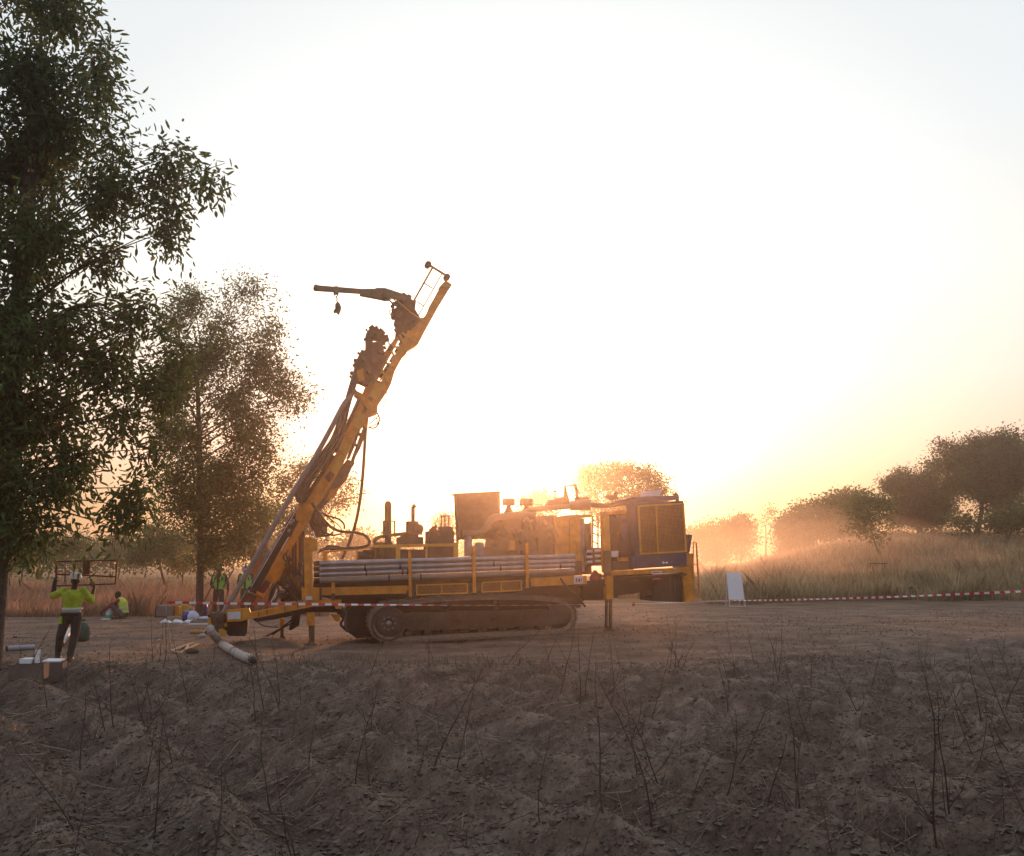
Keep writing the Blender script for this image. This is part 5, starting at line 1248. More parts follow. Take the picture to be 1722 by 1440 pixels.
tape('barrier_tape', [P(1230, 1010, 34.6), P(1300, 1009.5, 32.5), P(1400, 1007, 30), P(1500, 1004, 28), P(1600, 1000, 26.3), P(1722, 994.5, 24.6), P(1850, 989, 23)], 0.062,
     lambda f: (0.35+0.6*math.sin(f*23))*min(1, f*8)+1.45*max(0, 1-f*8), 'red and white barrier tape running from the white board to the right edge')
q = P(283, 1013, 20.2); b = MB(); gq = Vector((q.x+0.12, q.y, gz(q.x+0.12, q.y)-0.05)); b.tube([gq, q+Vector((-0.06, 0, 0.06))], 0.009, 6)
o = b.build('tape_stake', mat('pale_wood', (0.42, 0.31, 0.2), 0.8, 0, 0.2, 8)); tag(o, 'thin leaning wooden stake holding the left end of the barrier tape', 'stake')
WOOD = MATS['pale_wood']
q = P(1850, 989, 23); b = MB(); b.tube([Vector((q.x, q.y, gz(q.x, q.y)-0.1)), q+Vector((0, 0, 0.1))], 0.02, 6)
o = b.build('tape_stake', WOOD); tag(o, 'stake that holds the far right end of the barrier tape', 'stake')
g = G(1066, 1029); pg = empty('marker_peg', g, 'small red topped white peg standing under the rear of the rig', 'marker peg')
b = MB(); b.box(g+Vector((0, 0, 0.09)), (0.05, 0.05, 0.20)); b.build('peg', WHITE, pg)
b = MB(); b.box(g+Vector((-0.01, 0, 0.25)), (0.10, 0.055, 0.14)); b.build('red_top', RED, pg)
g = G(1535, 1001); po = empty('short_post', g, 'short dark post behind the tape at the edge of the dry grass', 'post')
b = MB(); b.lathe(g-Vector((0, 0, 0.05)), (0, 0, 1), [(0, 0.13), (0.32, 0.12), (0.33, 0.15), (0.38, 0.15), (0.385, 0.02)], 12); b.build('post_shaft', DARK, po)
g = P(1477, 975, 44); g.z = gz(g.x, g.y)
tb = empty('field_table', g, 'small dark table with a white sheet on it standing in the dry grass', 'table')
for sx in (-0.28, 0.28):
    for sy in (-0.15, 0.15):
        b = MB(); b.tube([g+Vector((sx, sy, 0)), g+Vector((sx*0.95, sy, 0.75))], 0.02, 5); b.build('leg', DARK, tb)
b = MB(); b.box(g+Vector((0, 0, 0.77)), (0.7, 0.4, 0.04)); b.build('tabletop', DARK, tb)

# ------------------------------------------------------------------ people
SKIN = mat('dark_skin', (0.055, 0.030, 0.020), 0.5, 0, 0.15, 9)
HIVIS = mat('lime_hi_vis_cloth', (0.46, 0.62, 0.03), 0.85, 0, 0.3, 9, dust=0.25, dustc=(0.35, 0.27, 0.10), bump=1.0)
CRATE = mat('weathered_crate', (0.15, 0.115, 0.10), 0.85, 0, 0.3, 6, dust=0.4)
VEST = mat('pale_lime_vest', (0.62, 0.75, 0.10), 0.8, 0, 0.12, 6)
GVEST = mat('green_vest', (0.22, 0.62, 0.10), 0.8, 0, 0.12, 6)
TROU = mat('dark_grey_trousers', (0.045, 0.042, 0.043), 0.85, 0, 0.3, 6, dust=0.2)
TROU2 = mat('grey_brown_trousers', (0.10, 0.085, 0.075), 0.85, 0, 0.3, 6)
REDS = mat('red_sleeve', (0.35, 0.03, 0.03), 0.8, 0, 0.2, 6)
NAVY = mat('navy_shirt', (0.03, 0.03, 0.07), 0.8, 0, 0.2, 6)
BOOT = mat('dark_boot', (0.03, 0.022, 0.018), 0.7, 0, 0.3, 9, dust=0.3)
REFL = mat('reflective_band', (0.62, 0.62, 0.60), 0.35, 0, 0.08, 6)
GLOVE = mat('dark_glove', (0.03, 0.028, 0.03), 0.8, 0, 0.2, 9)
def remesh(o, v, it=4):
    m = o.modifiers.new('fuse', 'REMESH'); m.mode = 'VOXEL'; m.voxel_size = v; m.use_smooth_shade = True
    s = o.modifiers.new('soft', 'SMOOTH'); s.iterations = it; s.factor = 0.5
    return o
def limb(mb, pts, rs, n=10, k=4):
    """tapered limb with round ends"""
    pts = [Vector(p) for p in pts]
    sp = []; rr = []
    for i in range(len(pts)-1):
        for t in range(k):
            f = t/k; sp.append(pts[i].lerp(pts[i+1], f)); rr.append(rs[i]*(1-f)+rs[i+1]*f)
    sp.append(pts[-1]); rr.append(rs[-1])
    mb.tube(sp, rr, n)
    mb.ball(pts[0], rs[0], 10); mb.ball(pts[-1], rs[-1], 10)
    for i in range(1, len(pts)-1): mb.ball(pts[i], rs[i], 10)
def torso(mb, hip, chest, neck, right, w_hip, w_ch, dp, n=14):
    """elliptic trunk from hip to neck"""
    hip, chest, neck = Vector(hip), Vector(chest), Vector(neck)
    right = Vector(right).normalized()
    secs = [(hip, w_hip*0.94, dp), (hip.lerp(chest, 0.35), w_hip*0.86, dp*0.88), (hip.lerp(chest, 0.7), w_ch*0.92, dp), (chest, w_ch, dp*1.05), (chest.lerp(neck, 0.5), w_ch*0.98, dp*0.9), (chest.lerp(neck, 0.82), w_ch*0.55, dp*0.65), (neck, 0.06, 0.06)]
    vs = []
    for i, (c, w, d) in enumerate(secs):
        ax = (secs[min(i+1, len(secs)-1)][0]-secs[max(i-1, 0)][0]).normalized(); fw = ax.cross(right).normalized()
        for k in range(n):
            a = 2*math.pi*k/n; vs.append(c+right*w*math.cos(a)+fw*d*math.sin(a))
    fs = [(i*n+k, i*n+(k+1) % n, (i+1)*n+(k+1) % n, (i+1)*n+k) for i in range(len(secs)-1) for k in range(n)]
    fs += [tuple(range(n-1, -1, -1)), tuple(range(len(vs)-n, len(vs)))]
    mb.add(vs, fs, True)
def head(mb, c, face, up=(0, 0, 1), s=1.0):
    """head with brow, nose, mouth, ears; c centre, face unit vector"""
    c = Vector(c); face = Vector(face).normalized(); up = Vector(up).normalized(); rt = face.cross(up).normalized(); up = rt.cross(face)
    M_ = Matrix((rt, face, up)).transposed()
    def bl(p, r, sc):
        t = MB(); t.ball((0, 0, 0), r, 12, sc); mb.add([c+M_@(Vector(p)*s+Vector(v)*s) for v in t.v], t.f, True)
    bl((0, 0, 0.02), 0.10, (0.78, 0.98, 1.1)); bl((0, 0.03, -0.05), 0.07, (0.82, 0.9, 1.0)); bl((0, 0.075, -0.095), 0.025, (1, 0.8, 0.8))
    bl((0, 0.105, -0.02), 0.017, (0.8, 1.1, 1.5)); bl((0, 0.088, 0.025), 0.03, (1.6, 0.5, 0.45)); bl((0, 0.098, -0.06), 0.016, (1.6, 0.7, 0.5))
    for sx in (-1, 1):
        bl((sx*0.078, -0.005, -0.01), 0.026, (0.4, 0.7, 1.1)); bl((sx*0.032, 0.088, 0.005), 0.012, (1.1, 0.6, 0.8))
def hand(mb, wrist, d, side, curl=0.6, s=1.0):
    """palm, four unequal fingers and a thumb; d = pointing direction, side = thumb side"""
    w = Vector(wrist); d = Vector(d).normalized(); side = Vector(side); side = (side-d*side.dot(d)).normalized(); nrm = d.cross(side).normalized()
    mb.box(w+d*0.05*s, (0.001, 0.001, 0.001))
    M_ = Matrix((d, side, nrm)).transposed()
    t = MB(); t.ball((0, 0, 0), 0.05*s, 10, (1.0, 0.85, 0.38)); mb.add([w+d*0.05*s+M_@Vector(v) for v in t.v], t.f, True)
    for i, L_ in enumerate((0.072, 0.08, 0.075, 0.06)):
        b0 = w+d*0.088*s+side*(0.030-0.020*i)*s
        a1 = curl*0.6; p1 = b0+(d*math.cos(a1)+nrm*math.sin(a1))*L_*0.5*s; a2 = curl*1.7; p2 = p1+(d*math.cos(a2)+nrm*math.sin(a2))*L_*0.35*s
        a3 = curl*2.5; p3 = p2+(d*math.cos(a3)+nrm*math.sin(a3))*L_*0.25*s
        limb(mb, [b0, p1, p2, p3], [0.0105*s, 0.010*s, 0.009*s, 0.0075*s], 7, 2)
    b0 = w+d*0.03*s+side*0.035*s; p1 = b0+(d*0.6+side*0.8)*0.035*s; p2 = p1+(d*0.9+side*0.25+nrm*0.35)*0.035*s
    limb(mb, [b0, p1, p2], [0.013*s, 0.011*s, 0.009*s], 7, 2)
def build_r(mb, name, m, par, vox=0.012, it=3):
    o = mb.build(name, m, par); return remesh(o, vox, it)
def hard_hat(c, face, m, par, up=(0, 0, 1)):
    c = Vector(c); face = Vector(face).normalized(); up = Vector(up).normalized(); rt = face.cross(up).normalized(); up = rt.cross(face)
    M_ = Matrix((rt, face, up)).transposed(); t = MB(); n = 20
    t.lathe((0, 0, 0.0), (0, 0, 1), [(0.0, 0.118), (0.012, 0.128), (0.022, 0.118), (0.06, 0.112), (0.10, 0.092), (0.128, 0.055), (0.138, 0.012)], n)
    b = MB(); b.add([c+M_@Vector((v[0], v[1]*1.12, v[2])) for v in t.v], t.f, True)
    pk = [(-0.085, 0.08, 0.006), (-0.06, 0.165, -0.012), (0, 0.19, -0.016), (0.06, 0.165, -0.012), (0.085, 0.08, 0.006)]
    b.prism([c+M_@Vector(p) for p in pk], up*0.010)
    rg = [(0, y, 0.145-0.9*(abs(y)**2.0)*6.5) for y in (-0.11, -0.07, -0.03, 0.0, 0.03, 0.07, 0.11)]
    b.tube([c+M_@Vector((0, y, 0.010+0.132*math.sqrt(max(0, 1-(y/0.128)**2)))) for y in (-0.12, -0.09, -0.05, 0, 0.05, 0.09, 0.12)], 0.010, 6)
    return b.build('hard_hat', m, par)

# man carrying the red frame, seen from behind, left of everything
def at(g, sc, px0, py0):
    return lambda px, py, dy=0.0: Vector((g.x+(px-px0)*sc, g.y+dy, g.z+(py0-py)*sc))
g = G(112, 1112); sc = 1.76/150.0
w1 = empty('person', g, 'man in a white helmet and lime green shirt, back turned, holding up a red frame', 'person')
A = at(g, sc, 112, 1114)
body = MB()
hc = A(119, 983, -0.02); fdir = Vector((-0.55, 0.8, 0.05))
head(body, hc, fdir); limb(body, [A(118, 990), A(117, 998)], [0.055, 0.062])
shL, shR = A(100, 1000, 0.0), A(132, 1000, 0.02)
elL, elR = A(81, 1008, 0.04), A(139, 1017, 0.20)
wrL, wrR = A(79, 987, 0.12), A(137, 993, 0.36)
torso(body, A(115, 1036), A(116, 1010), A(117, 997), (1, 0.1, 0), 0.155, 0.185, 0.11)
limb(body, [shL, elL, wrL], [0.055, 0.042, 0.03]); limb(body, [shR, elR, wrR], [0.055, 0.042, 0.03])
hpL, hpR = A(107, 1040), A(124, 1040)
knL, knR = A(100, 1072, -0.02), A(122, 1072, 0.02); anL, anR = A(93, 1100, 0.10), A(119, 1106, -0.05)
limb(body, [hpL, knL, anL], [0.085, 0.055, 0.038]); limb(body, [hpR, knR, anR], [0.085, 0.055, 0.038])
hand(body, wrL, (0.05, 0.1, 1), (1, 0, 0), 0.8); hand(body, wrR, (-0.6, 0.1, 0.4), (0, 0, 1), 0.8)
build_r(body, 'body', SKIN, w1)
sh = MB(); torso(sh, A(115, 1034), A(116, 1010), A(117, 997), (1, 0.1, 0), 0.185, 0.215, 0.14)
limb(sh, [shL, elL.lerp(shL, 0.02)], [0.078, 0.068]); limb(sh, [shL, elL, elL.lerp(wrL, 0.15)], [0.08, 0.068, 0.055]); limb(sh, [shR, elR, elR.lerp(wrR, 0.3)], [0.08, 0.066, 0.055])
build_r(sh, 'shirt', HIVIS, w1, 0.016)
gl = MB(); limb(gl, [elL.lerp(wrL, 0.1), wrL+Vector((0, 0, 0.02))], [0.05, 0.042]); build_r(gl, 'sleeve_glove', GLOVE, w1, 0.014)
b = MB(); t = MB(); torso(b, A(115, 1035.5), A(116, 1029), A(116, 1026), (1, 0.1, 0), 0.19, 0.195, 0.145); o = b.build('reflective_band', REFL, w1)
b = MB(); b.lathe(A(115, 1037.5), (0, 0, 1), [(-0.03, 0.17), (-0.025, 0.195), (0.03, 0.195), (0.035, 0.17)], 18); o = b.build('belt', GLOVE, w1)
tr = MB(); torso(tr, A(115, 1047), A(115, 1040), A(115, 1035), (1, 0.1, 0), 0.16, 0.165, 0.12)
limb(tr, [hpL+Vector((0, 0, -.02)), knL, anL+Vector((0, 0, 0.03))], [0.108, 0.082, 0.065]); limb(tr, [hpR+Vector((0, 0, -.02)), knR, anR+Vector((0, 0, 0.03))], [0.108, 0.082, 0.065])
build_r(tr, 'trousers', TROU, w1, 0.016)
for a_ in (anL, anR):
    b = MB(); gzz = gz(a_.x, a_.y); f = Vector((a_.x, a_.y, gzz))
    limb(b, [a_+Vector((0, 0, 0.02)), f+Vector((0, 0, 0.06))], [0.056, 0.056]); limb(b, [f+Vector((0.01, -0.05, 0.045)), f+Vector((-0.03, 0.16, 0.04))], [0.048, 0.042]); build_r(b, 'boot', BOOT, w1, 0.012)
hard_hat(hc+Vector((0, 0, 0.035)), fdir, mat('cream_helmet', (0.60, 0.52, 0.43), 0.45, 0, 0.1, 6), w1, (0.1, -0.1, 1))
b = MB(); b.box(A(103, 1047, -0.13), (0.05, 0.03, 0.14)); b.build('tool_pouch', HIVIS, w1)
# the red frame he carries
F0 = A(76, 951, 0.20); fr_ = empty('red_frame', A(124, 991, 0.2), 'dark red steel frame with mesh held up by the man in the white helmet', 'steel frame')
def A2(px, py, dy=0.0): return A(px, py, 0.20+(px-76)*0.0022+dy)
for p_, q_ in (((76, 951.5), (172, 949)), ((76, 951.5), (78.5, 992)), ((78.5, 992), (171, 989)), ((172, 949), (171, 989)), ((77, 972.5), (171, 977))):
    b = MB(); b.beam(A2(*p_), A2(*q_), 0.03, 0.03); b.build('frame_bar', MAROON, fr_)
b = MB(); b.prism([A2(118, 950.5), A2(128.5, 950.5), A2(129, 973), (A2(119, 973))], (0, 0.01, 0)); b.build('centre_plate', MAROON, fr_)
b = MB()
for k in range(24): b.tube([A2(78+k*4, 952), A2(78+k*4, 990)], 0.0022, 3, False)
for k in range(9): b.tube([A2(77, 954+k*4.2), A2(171, 952+k*4.2)], 0.0022, 3, False)
b.build('wire_mesh', MAROON, fr_)

# man squatting in a pale lime vest
g = G(206, 1041); sc = 0.0214
w2 = empty('person', g, 'squatting man in a pale lime vest with red sleeves, reaching to the ground', 'person')
A = at(g, sc, 206, 1041)
body = MB(); hc = A(196.5, 1004.5); fd = Vector((-0.9, 0.15, -0.4)); head(body, hc, fd, (-0.4, 0, 1))
hip, ch, nk = A(209, 1033), A(205, 1017), A(199, 1009)
torso(body, hip, ch, nk, (0.1, 1, 0), 0.15, 0.165, 0.11)
s1_, s2_ = A(201, 1013, -0.17), A(201, 1013, 0.17)
for s_, dy in ((s1_, -0.12), (s2_, 0.1)):
    limb(body, [s_, A(189, 1020, dy), A(176, 1028, dy*0.6)], [0.052, 0.040, 0.029]); hand(body, A(176, 1028, dy*0.6), (-0.8, 0, -0.8), (0, 1, 0.3), 0.5)
    kn = A(191, 1019, dy*1.3); an = A(202, 1037, dy*1.2)
    limb(body, [A(208, 1035, dy), kn, an], [0.08, 0.055, 0.04])
build_r(body, 'body', SKIN, w2)
b = MB(); torso(b, hip, ch, nk, (0.1, 1, 0), 0.18, 0.20, 0.14); build_r(b, 'vest', VEST, w2, 0.016)
for z_ in (1024,):
    b = MB(); torso(b, A(207.3, 1027.5), A(206.3, 1024.5), A(206, 1023), (0.1, 1, 0), 0.19, 0.2, 0.15); b.build('reflective_band', REFL, w2)
for s_, dy in ((s1_, -0.12), (s2_, 0.1)):
    b = MB(); limb(b, [s_, A(189, 1020, dy), A(180, 1025.5, dy*0.7)], [0.068, 0.054, 0.042]); build_r(b, 'sleeve', REDS, w2, 0.014)
    b = MB(); limb(b, [A(208, 1035, dy), A(191, 1019, dy*1.3), A(202, 1036, dy*1.2)], [0.1, 0.078, 0.058]); build_r(b, 'trouser_leg', TROU2, w2, 0.016)
    b = MB(); f = A(202, 1039, dy*1.2); f.z = gz(f.x, f.y)+0.045; limb(b, [f+Vector((0.04, 0, 0.02)), f+Vector((-0.18, 0, 0))], [0.05, 0.04]); build_r(b, 'boot', BOOT, w2, 0.012)
b = MB(); b.ball(hc+Vector((0.02, 0, 0.03)), 0.105, 12, (0.95, 0.85, 0.95)); b.build('hair', GLOVE, w2)

def stander(px, pyfoot, hcx, hcy, label, vest, hat, lean=0.0, face=(0.3, -0.9, -0.1), arms=None, Hm=1.74, trs=TROU):
    g = G(px, pyfoot); w = empty('person', g, label, 'person')
    def Q(x, z, y=0.0): return Vector((g.x+x+lean*z, g.y+y, g.z+z))
    body = MB(); hc = Q(0, Hm-0.13, -0.02); head(body, hc, face); limb(body, [Q(0, Hm-0.22), Q(0, Hm-0.30)], [0.055, 0.06])
    torso(body, Q(0, 0.92), Q(0, 1.28), Q(0, Hm-0.27), (1, 0, 0), 0.155, 0.18, 0.11)
    arms = arms or [[(-0.19, 1.40, 0), (-0.27, 1.12, 0.02), (-0.25, 0.88, -0.08)], [(0.19, 1.40, 0), (0.27, 1.12, 0.02), (0.26, 0.88, -0.08)]]
    for a in arms:
        p = [Q(t[0], t[1], t[2]) for t in a]; limb(body, p, [0.052, 0.040, 0.029]); hand(body, p[-1], p[-1]-p[-2], (0, -1, 0.1), 0.6)
    for sx in (-1, 1): limb(body, [Q(sx*0.09, 0.88), Q(sx*0.11, 0.48, -0.02), Q(sx*0.13, 0.08, 0.03)], [0.085, 0.055, 0.038])
    build_r(body, 'body', SKIN, w)
    b = MB(); torso(b, Q(0, 0.9), Q(0, 1.28), Q(0, Hm-0.28), (1, 0, 0), 0.175, 0.2, 0.132); build_r(b, 'shirt', NAVY, w, 0.016)
    for a in arms:
        p = [Q(t[0], t[1], t[2]) for t in a]; b = MB(); limb(b, [p[0], p[1], p[1].lerp(p[2], 0.7)], [0.07, 0.055, 0.043]); build_r(b, 'sleeve', NAVY, w, 0.014)
    for sx in (-1, 1):   # two front panels and the back of the vest
        b = MB(); b.prism([Q(sx*0.03, 0.95, -0.155), Q(sx*0.17, 0.95, -0.10), Q(sx*0.19, 1.40, -0.08), Q(sx*0.10, 1.46, -0.09), Q(sx*0.05, 1.30, -0.155)], (0, 0.03, 0)); b.build('vest_panel', vest, w)
        b = MB(); b.prism([Q(sx*0.17, 0.95, -0.10), Q(sx*0.19, 0.95, 0.12), Q(sx*0.205, 1.38, 0.1), Q(sx*0.19, 1.40, -0.08)], (sx*0.015, 0, 0)); b.build('vest_side', vest, w)
        b = MB(); limb(b, [Q(sx*0.09, 0.86), Q(sx*0.11, 0.48, -0.02), Q(sx*0.13, 0.10, 0.03)], [0.105, 0.08, 0.065]); build_r(b, 'trouser_leg', trs, w, 0.016)
        b = MB(); f = Q(sx*0.13, 0.045, 0.03); limb(b, [f+Vector((0, 0.03, 0.02)), f+Vector((sx*0.03, -0.17, 0))], [0.05, 0.042]); build_r(b, 'boot', BOOT, w, 0.012)
    b = MB(); b.prism([Q(-0.19, 0.95, 0.13), Q(0.19, 0.95, 0.13), Q(0.19, 1.42, 0.11), Q(-0.19, 1.42, 0.11)], (0, 0.015, 0)); b.build('vest_back', vest, w)
    if hat: hard_hat(hc+Vector((0, 0, 0.035)), face, hat, w)
    return w, g, Q
GHAT = mat('green_helmet', (0.03, 0.30, 0.12), 0.4, 0, 0.1, 6)
w3, g3, Q3 = stander(366, 1038, 0, 0, 'man in a green helmet and vest left of the mast foot with a red frame', GVEST, GHAT, arms=[[(-0.19, 1.40, 0), (-0.25, 1.12, -0.06), (-0.10, 0.98, -0.22)], [(0.19, 1.40, 0), (0.30, 1.12, 0.0), (0.33, 0.84, -0.05)]])
g = g3; sc = (g3-CAM).length/FPX; A = at(g, sc, 366, 1038)
f3 = empty('red_frame', A(350, 1038, -0.3), 'narrow dark red steel frame leaning against the man in the green helmet', 'steel frame')
for p_, q_ in (((348, 1014), (377, 951)), ((377, 951), (393, 963)), ((393, 963), (377, 992)), ((348, 1014), (346, 1034))):
    b = MB(); b.beam(A(*p_, -0.33), A(*q_, -0.33), 0.05, 0.03); b.build('frame_bar', MAROON, f3)
w4, g4, Q4 = stander(414, 1036, 0, 0, 'man in a green vest half hidden behind the grey pipe of the mast', GVEST, WHITE, lean=-0.05, face=(-0.4, -0.8, -0.2), Hm=1.70)

# ------------------------------------------------------------------ gear on the ground, left of the rig
def thing(name, label, cat, g, group=None): return empty(name, g, label, cat, group)
# green sack behind the man
g = G(137, 1079); t = thing('green_sack', 'bulging dark green sack standing behind the man in the white helmet', 'sack', g)
SACK = mat('green_sacking', (0.06, 0.10, 0.07), 0.8, 0, 0.35, 6, bump=0.3)
b = MB(); b.lathe(g, (0, 0, 1), [(0.0, 0.10), (0.03, 0.16), (0.18, 0.18), (0.32, 0.165), (0.40, 0.12), (0.44, 0.06), (0.48, 0.045), (0.52, 0.09), (0.53, 0.02)], 14); b.build('sack_bag', SACK, t)
b = MB(); b.lathe(g+Vector((0, 0, 0.44)), (0, 0, 1), [(0, 0.062), (0.03, 0.062)], 12); b.build('tie', WOOD, t)
# pipes
def pipe_thing(p0, p1, r, m, label, lift=None):
    a = G(*p0); c = G(*p1); a.z += r; c.z += r+(lift or 0)
    t = thing('pipe', label, 'pipe', a.lerp(c, 0.5))
    b = MB(); b.tube([a, c], r, 14, cap=False); b.tube([a.lerp(c, 0.003), c.lerp(a, 0.003)], r*0.85, 14, cap=False); b.build('pipe_wall', m, t)
    b = MB(); b.tube([a, a.lerp(c, 0.03)], r*1.08, 14); b.build('pipe_end', DARK, t); return t
LW = mat('pale_grey_plastic', (0.42, 0.43, 0.46), 0.5, 0, 0.15, 5, dust=0.25)
pipe_thing((10, 1096), (58, 1093), 0.055, LW, 'grey pipe lying on the ground beside the trunk of the big tree')
pipe_thing((101, 1089), (118, 1070), 0.075, LW, 'short fat grey pipe lying behind the legs of the man in the white helmet', 0.1)
pipe_thing((22, 1073), (275, 1074), 0.016, GREYP, 'long thin pale rod lying flat across the dirt behind the man in the white helmet')
def tray(g, w, d, h, yaw, m, name, label, cat):
    t = thing(name, label, cat, g); M_ = Matrix.Rotation(yaw, 3, 'Z')
    for c, s in (((0, 0, 0.01), (w, d, 0.02)), ((0, -d/2, h/2), (w, 0.02, h)), ((0, d/2, h/2), (w, 0.02, h)), ((-w/2, 0, h/2), (0.02, d-0.04, h)), ((w/2, 0, h/2), (0.02, d-0.04, h))):
        b = MB(); b.box(g+M_@Vector(c), s, M_); b.build('side' if c[2] > 0.02 else 'base', m, t)
    return t
tray(G(48, 1136)+Vector((0, 0, 0.0)), 0.48, 0.30, 0.22, 0.15, CRATE, 'crate', 'low brown crate beside the foot of the big tree', 'crate')
g = G(48, 1136); g.z += 0.23
t = thing('white_container', 'white open container with an upright handle standing on the low brown crate', 'container', g)
b = MB(); b.prism([g+Vector((-0.10, -0.1, 0.0)), g+Vector((0.07, -0.1, 0)), g+Vector((0.08, -0.1, 0.07)), g+Vector((-0.11, -0.1, 0.07))], (0, 0.2, 0)); b.build('tub', WHT2, t)
b = MB(); b.box(g+Vector((0.12, 0, 0.10)), (0.02, 0.12, 0.20)); b.build('handle', WHT2, t)
tray(G(90, 1146), 0.30, 0.26, 0.30, 0.12, CRATE, 'crate', 'upright brown box in front of the boots of the man in the white helmet', 'crate')
g = G(90, 1146); g.z += 0.31
t = thing('white_sheet', 'white lid lying on the upright brown box by the boots', 'lid', g)
b = MB(); b.prism([g+Vector((-0.15, -0.12, 0.0)), g+Vector((0.13, -0.11, -0.0)), g+Vector((0.12, 0.11, 0.02)), g+Vector((-0.16, 0.10, 0.02))], (0, 0, 0.02)); b.build('sheet', WHT2, t)
# squatting man's things
g = G(183, 1040); t = thing('water_bottle', 'clear blue and green plastic bottle on the ground before the squatting man', 'bottle', g)
b = MB(); b.lathe(g, (0, 0, 1), [(0, 0.08), (0.02, 0.1), (0.2, 0.1), (0.27, 0.05), (0.33, 0.03), (0.35, 0.03)], 12); b.build('bottle_body', mat('pale_blue_plastic', (0.45, 0.6, 0.75), 0.3, 0, 0.1, 6), t)
b = MB(); b.lathe(g+Vector((0, 0, 0.02)), (0, 0, 1), [(0, 0.102), (0.1, 0.102)], 12); b.build('label_band', mat('green_label', (0.1, 0.4, 0.12), 0.5), t)
g = G(178, 1042.5); b = MB(); b.box(g+Vector((0, 0, 0.02)), (0.26, 0.18, 0.03)); o = b.build('paper_sheet', WHT2); tag(o, 'white sheet lying on the ground in front of the squatting man', 'paper')
# pile of gear
g = G(280, 1037); t = thing('grey_case', 'grey brown case standing in front of the red grass left of the jerrycans', 'case', g)
sc = (g-CAM).length/FPX
b = MB(); b.box(g+Vector((0, 0, 9*sc)), (26*sc, 0.4, 17*sc)); b.build('case_body', mat('grey_case', (0.22, 0.17, 0.16), 0.7, 0, 0.2, 6), t)
b = MB(); b.box(g+Vector((-14*sc, 0, 10*sc)), (1.2*sc, 0.42, 19*sc)); b.box(g+Vector((0, -0.02, 0.4*sc)), (30*sc, 0.5, 1.2*sc)); b.build('edge_strip', DARK, t)
def jerry(px, py, w, h, m, label):
    g = G(px, py); sc = (g-CAM).length/FPX; t = thing('jerrycan', label, 'jerrycan', g); w *= sc; h *= sc
    b = MB(); b.prism([g+Vector(p) for p in ((-w/2, -0.1, 0), (w/2, -0.1, 0), (w/2, -0.1, h*0.8), (w*0.3, -0.1, h*0.95), (-w*0.4, -0.1, h*0.95), (-w/2, -0.1, h*0.85))], (0, 0.2, 0)); b.build('can_body', m, t)
    b = MB(); b.tube([g+Vector((-w*0.3, 0, h*0.95)), g+Vector((-w*0.2, 0, h*1.08)), g+Vector((w*0.1, 0, h*1.08)), g+Vector((w*0.2, 0, h*0.95))], 0.018, 6); b.build('handle', m, t)
    b = MB(); b.lathe(g+Vector((w*0.36, 0, h*0.88)), (0, 0, 1), [(0, 0.03), (0.05, 0.03)], 8); b.build('cap', RED, t)
ORG_ = mat('orange_plastic', (0.70, 0.26, 0.03), 0.5, 0, 0.1, 6); YP = mat('yellow_plastic', (0.70, 0.46, 0.04), 0.5, 0, 0.1, 6)
jerry(294, 1037, 15, 19, ORG_, 'orange jerrycan, left one in the heap of gear')
jerry(311, 1034, 15, 16, YP, 'yellow jerrycan in the heap of gear')
g = G(322, 1033); b = MB(); b.box(g+Vector((0, 0, 0.12)), (0.2, 0.2, 0.24)); tag(b.build('white_box', WHT2), 'small white box between the yellow jerrycan and the blue drum', 'box')
BLUP = mat('blue_plastic', (0.03, 0.06, 0.32), 0.45, 0, 0.15, 6, dust=0.1)
g = G(338, 1037); t = thing('blue_drum', 'dark blue drum behind the barrier tape left of the mast foot', 'drum', g)
b = MB(); b.lathe(g, (0, 0, 1), [(0, 0.18), (0.02, 0.2), (0.14, 0.2), (0.155, 0.21), (0.17, 0.2), (0.30, 0.2), (0.315, 0.21), (0.33, 0.2), (0.44, 0.2), (0.46, 0.17)], 18); b.build('drum_shell', BLUP, t)
b = MB(); b.lathe(g+Vector((0, 0, 0.46)), (0, 0, 1), [(0, 0.1), (0.02, 0.1)], 12); b.build('drum_lid', BLUP, t)
g2_ = Vector(g)+Vector((-0.12, 0, 0.48)); b = MB(); b.prism([g2_+Vector((-0.16, -0.1, 0)), g2_+Vector((0.16, -0.1, 0)), g2_+Vector((0.14, -0.1, 0.10)), g2_+Vector((-0.10, -0.1, 0.10))], (0, 0.2, 0)); tag(b.build('white_tub', WHT2), 'white tub standing on the blue drum', 'tub')
g = G(307, 1043); g.z += 0.14; t = thing('blue_bucket', 'dark blue bucket lying on its side with its mouth to the left', 'bucket', g)
b = MB(); b.lathe(g, Vector((0.97, 0.25, 0)), [(0, 0.15), (0.01, 0.155), (0.34, 0.12), (0.35, 0.02)], 16); b.build('bucket_wall', BLUP, t)
b = MB(); b.lathe(g-Vector((0.006, 0, 0)), Vector((0.97, 0.25, 0)), [(0, 0.165), (0.02, 0.165)], 16); b.build('rim', DARK, t)
def lump(name, px, py, sx, sy, sz, m, label, cat, seed, n=12):
    g = G(px, py); rr = np.random.default_rng(seed); b = MB(); b.ball((0, 0, 0), 1.0, n, (sx, sy, sz))
    b.v = [(g.x+v[0]*(1+0.28*math.sin(v[0]*9+v[1]*7+seed)), g.y+v[1], g.z+sz*0.7+v[2]*(1+0.25*math.sin(v[0]*13+v[1]*11+seed))) for v in b.v]
    tag(b.build(name, m), label, cat)
CLOTH = mat('white_blue_bag', (0.62, 0.64, 0.74), 0.6, 0, 0.2, 12)
lump('plastic_bag', 325, 1043, 0.26, 0.16, 0.16, CLOTH, 'crumpled white plastic bag lying right of the blue bucket', 'bag', 2)
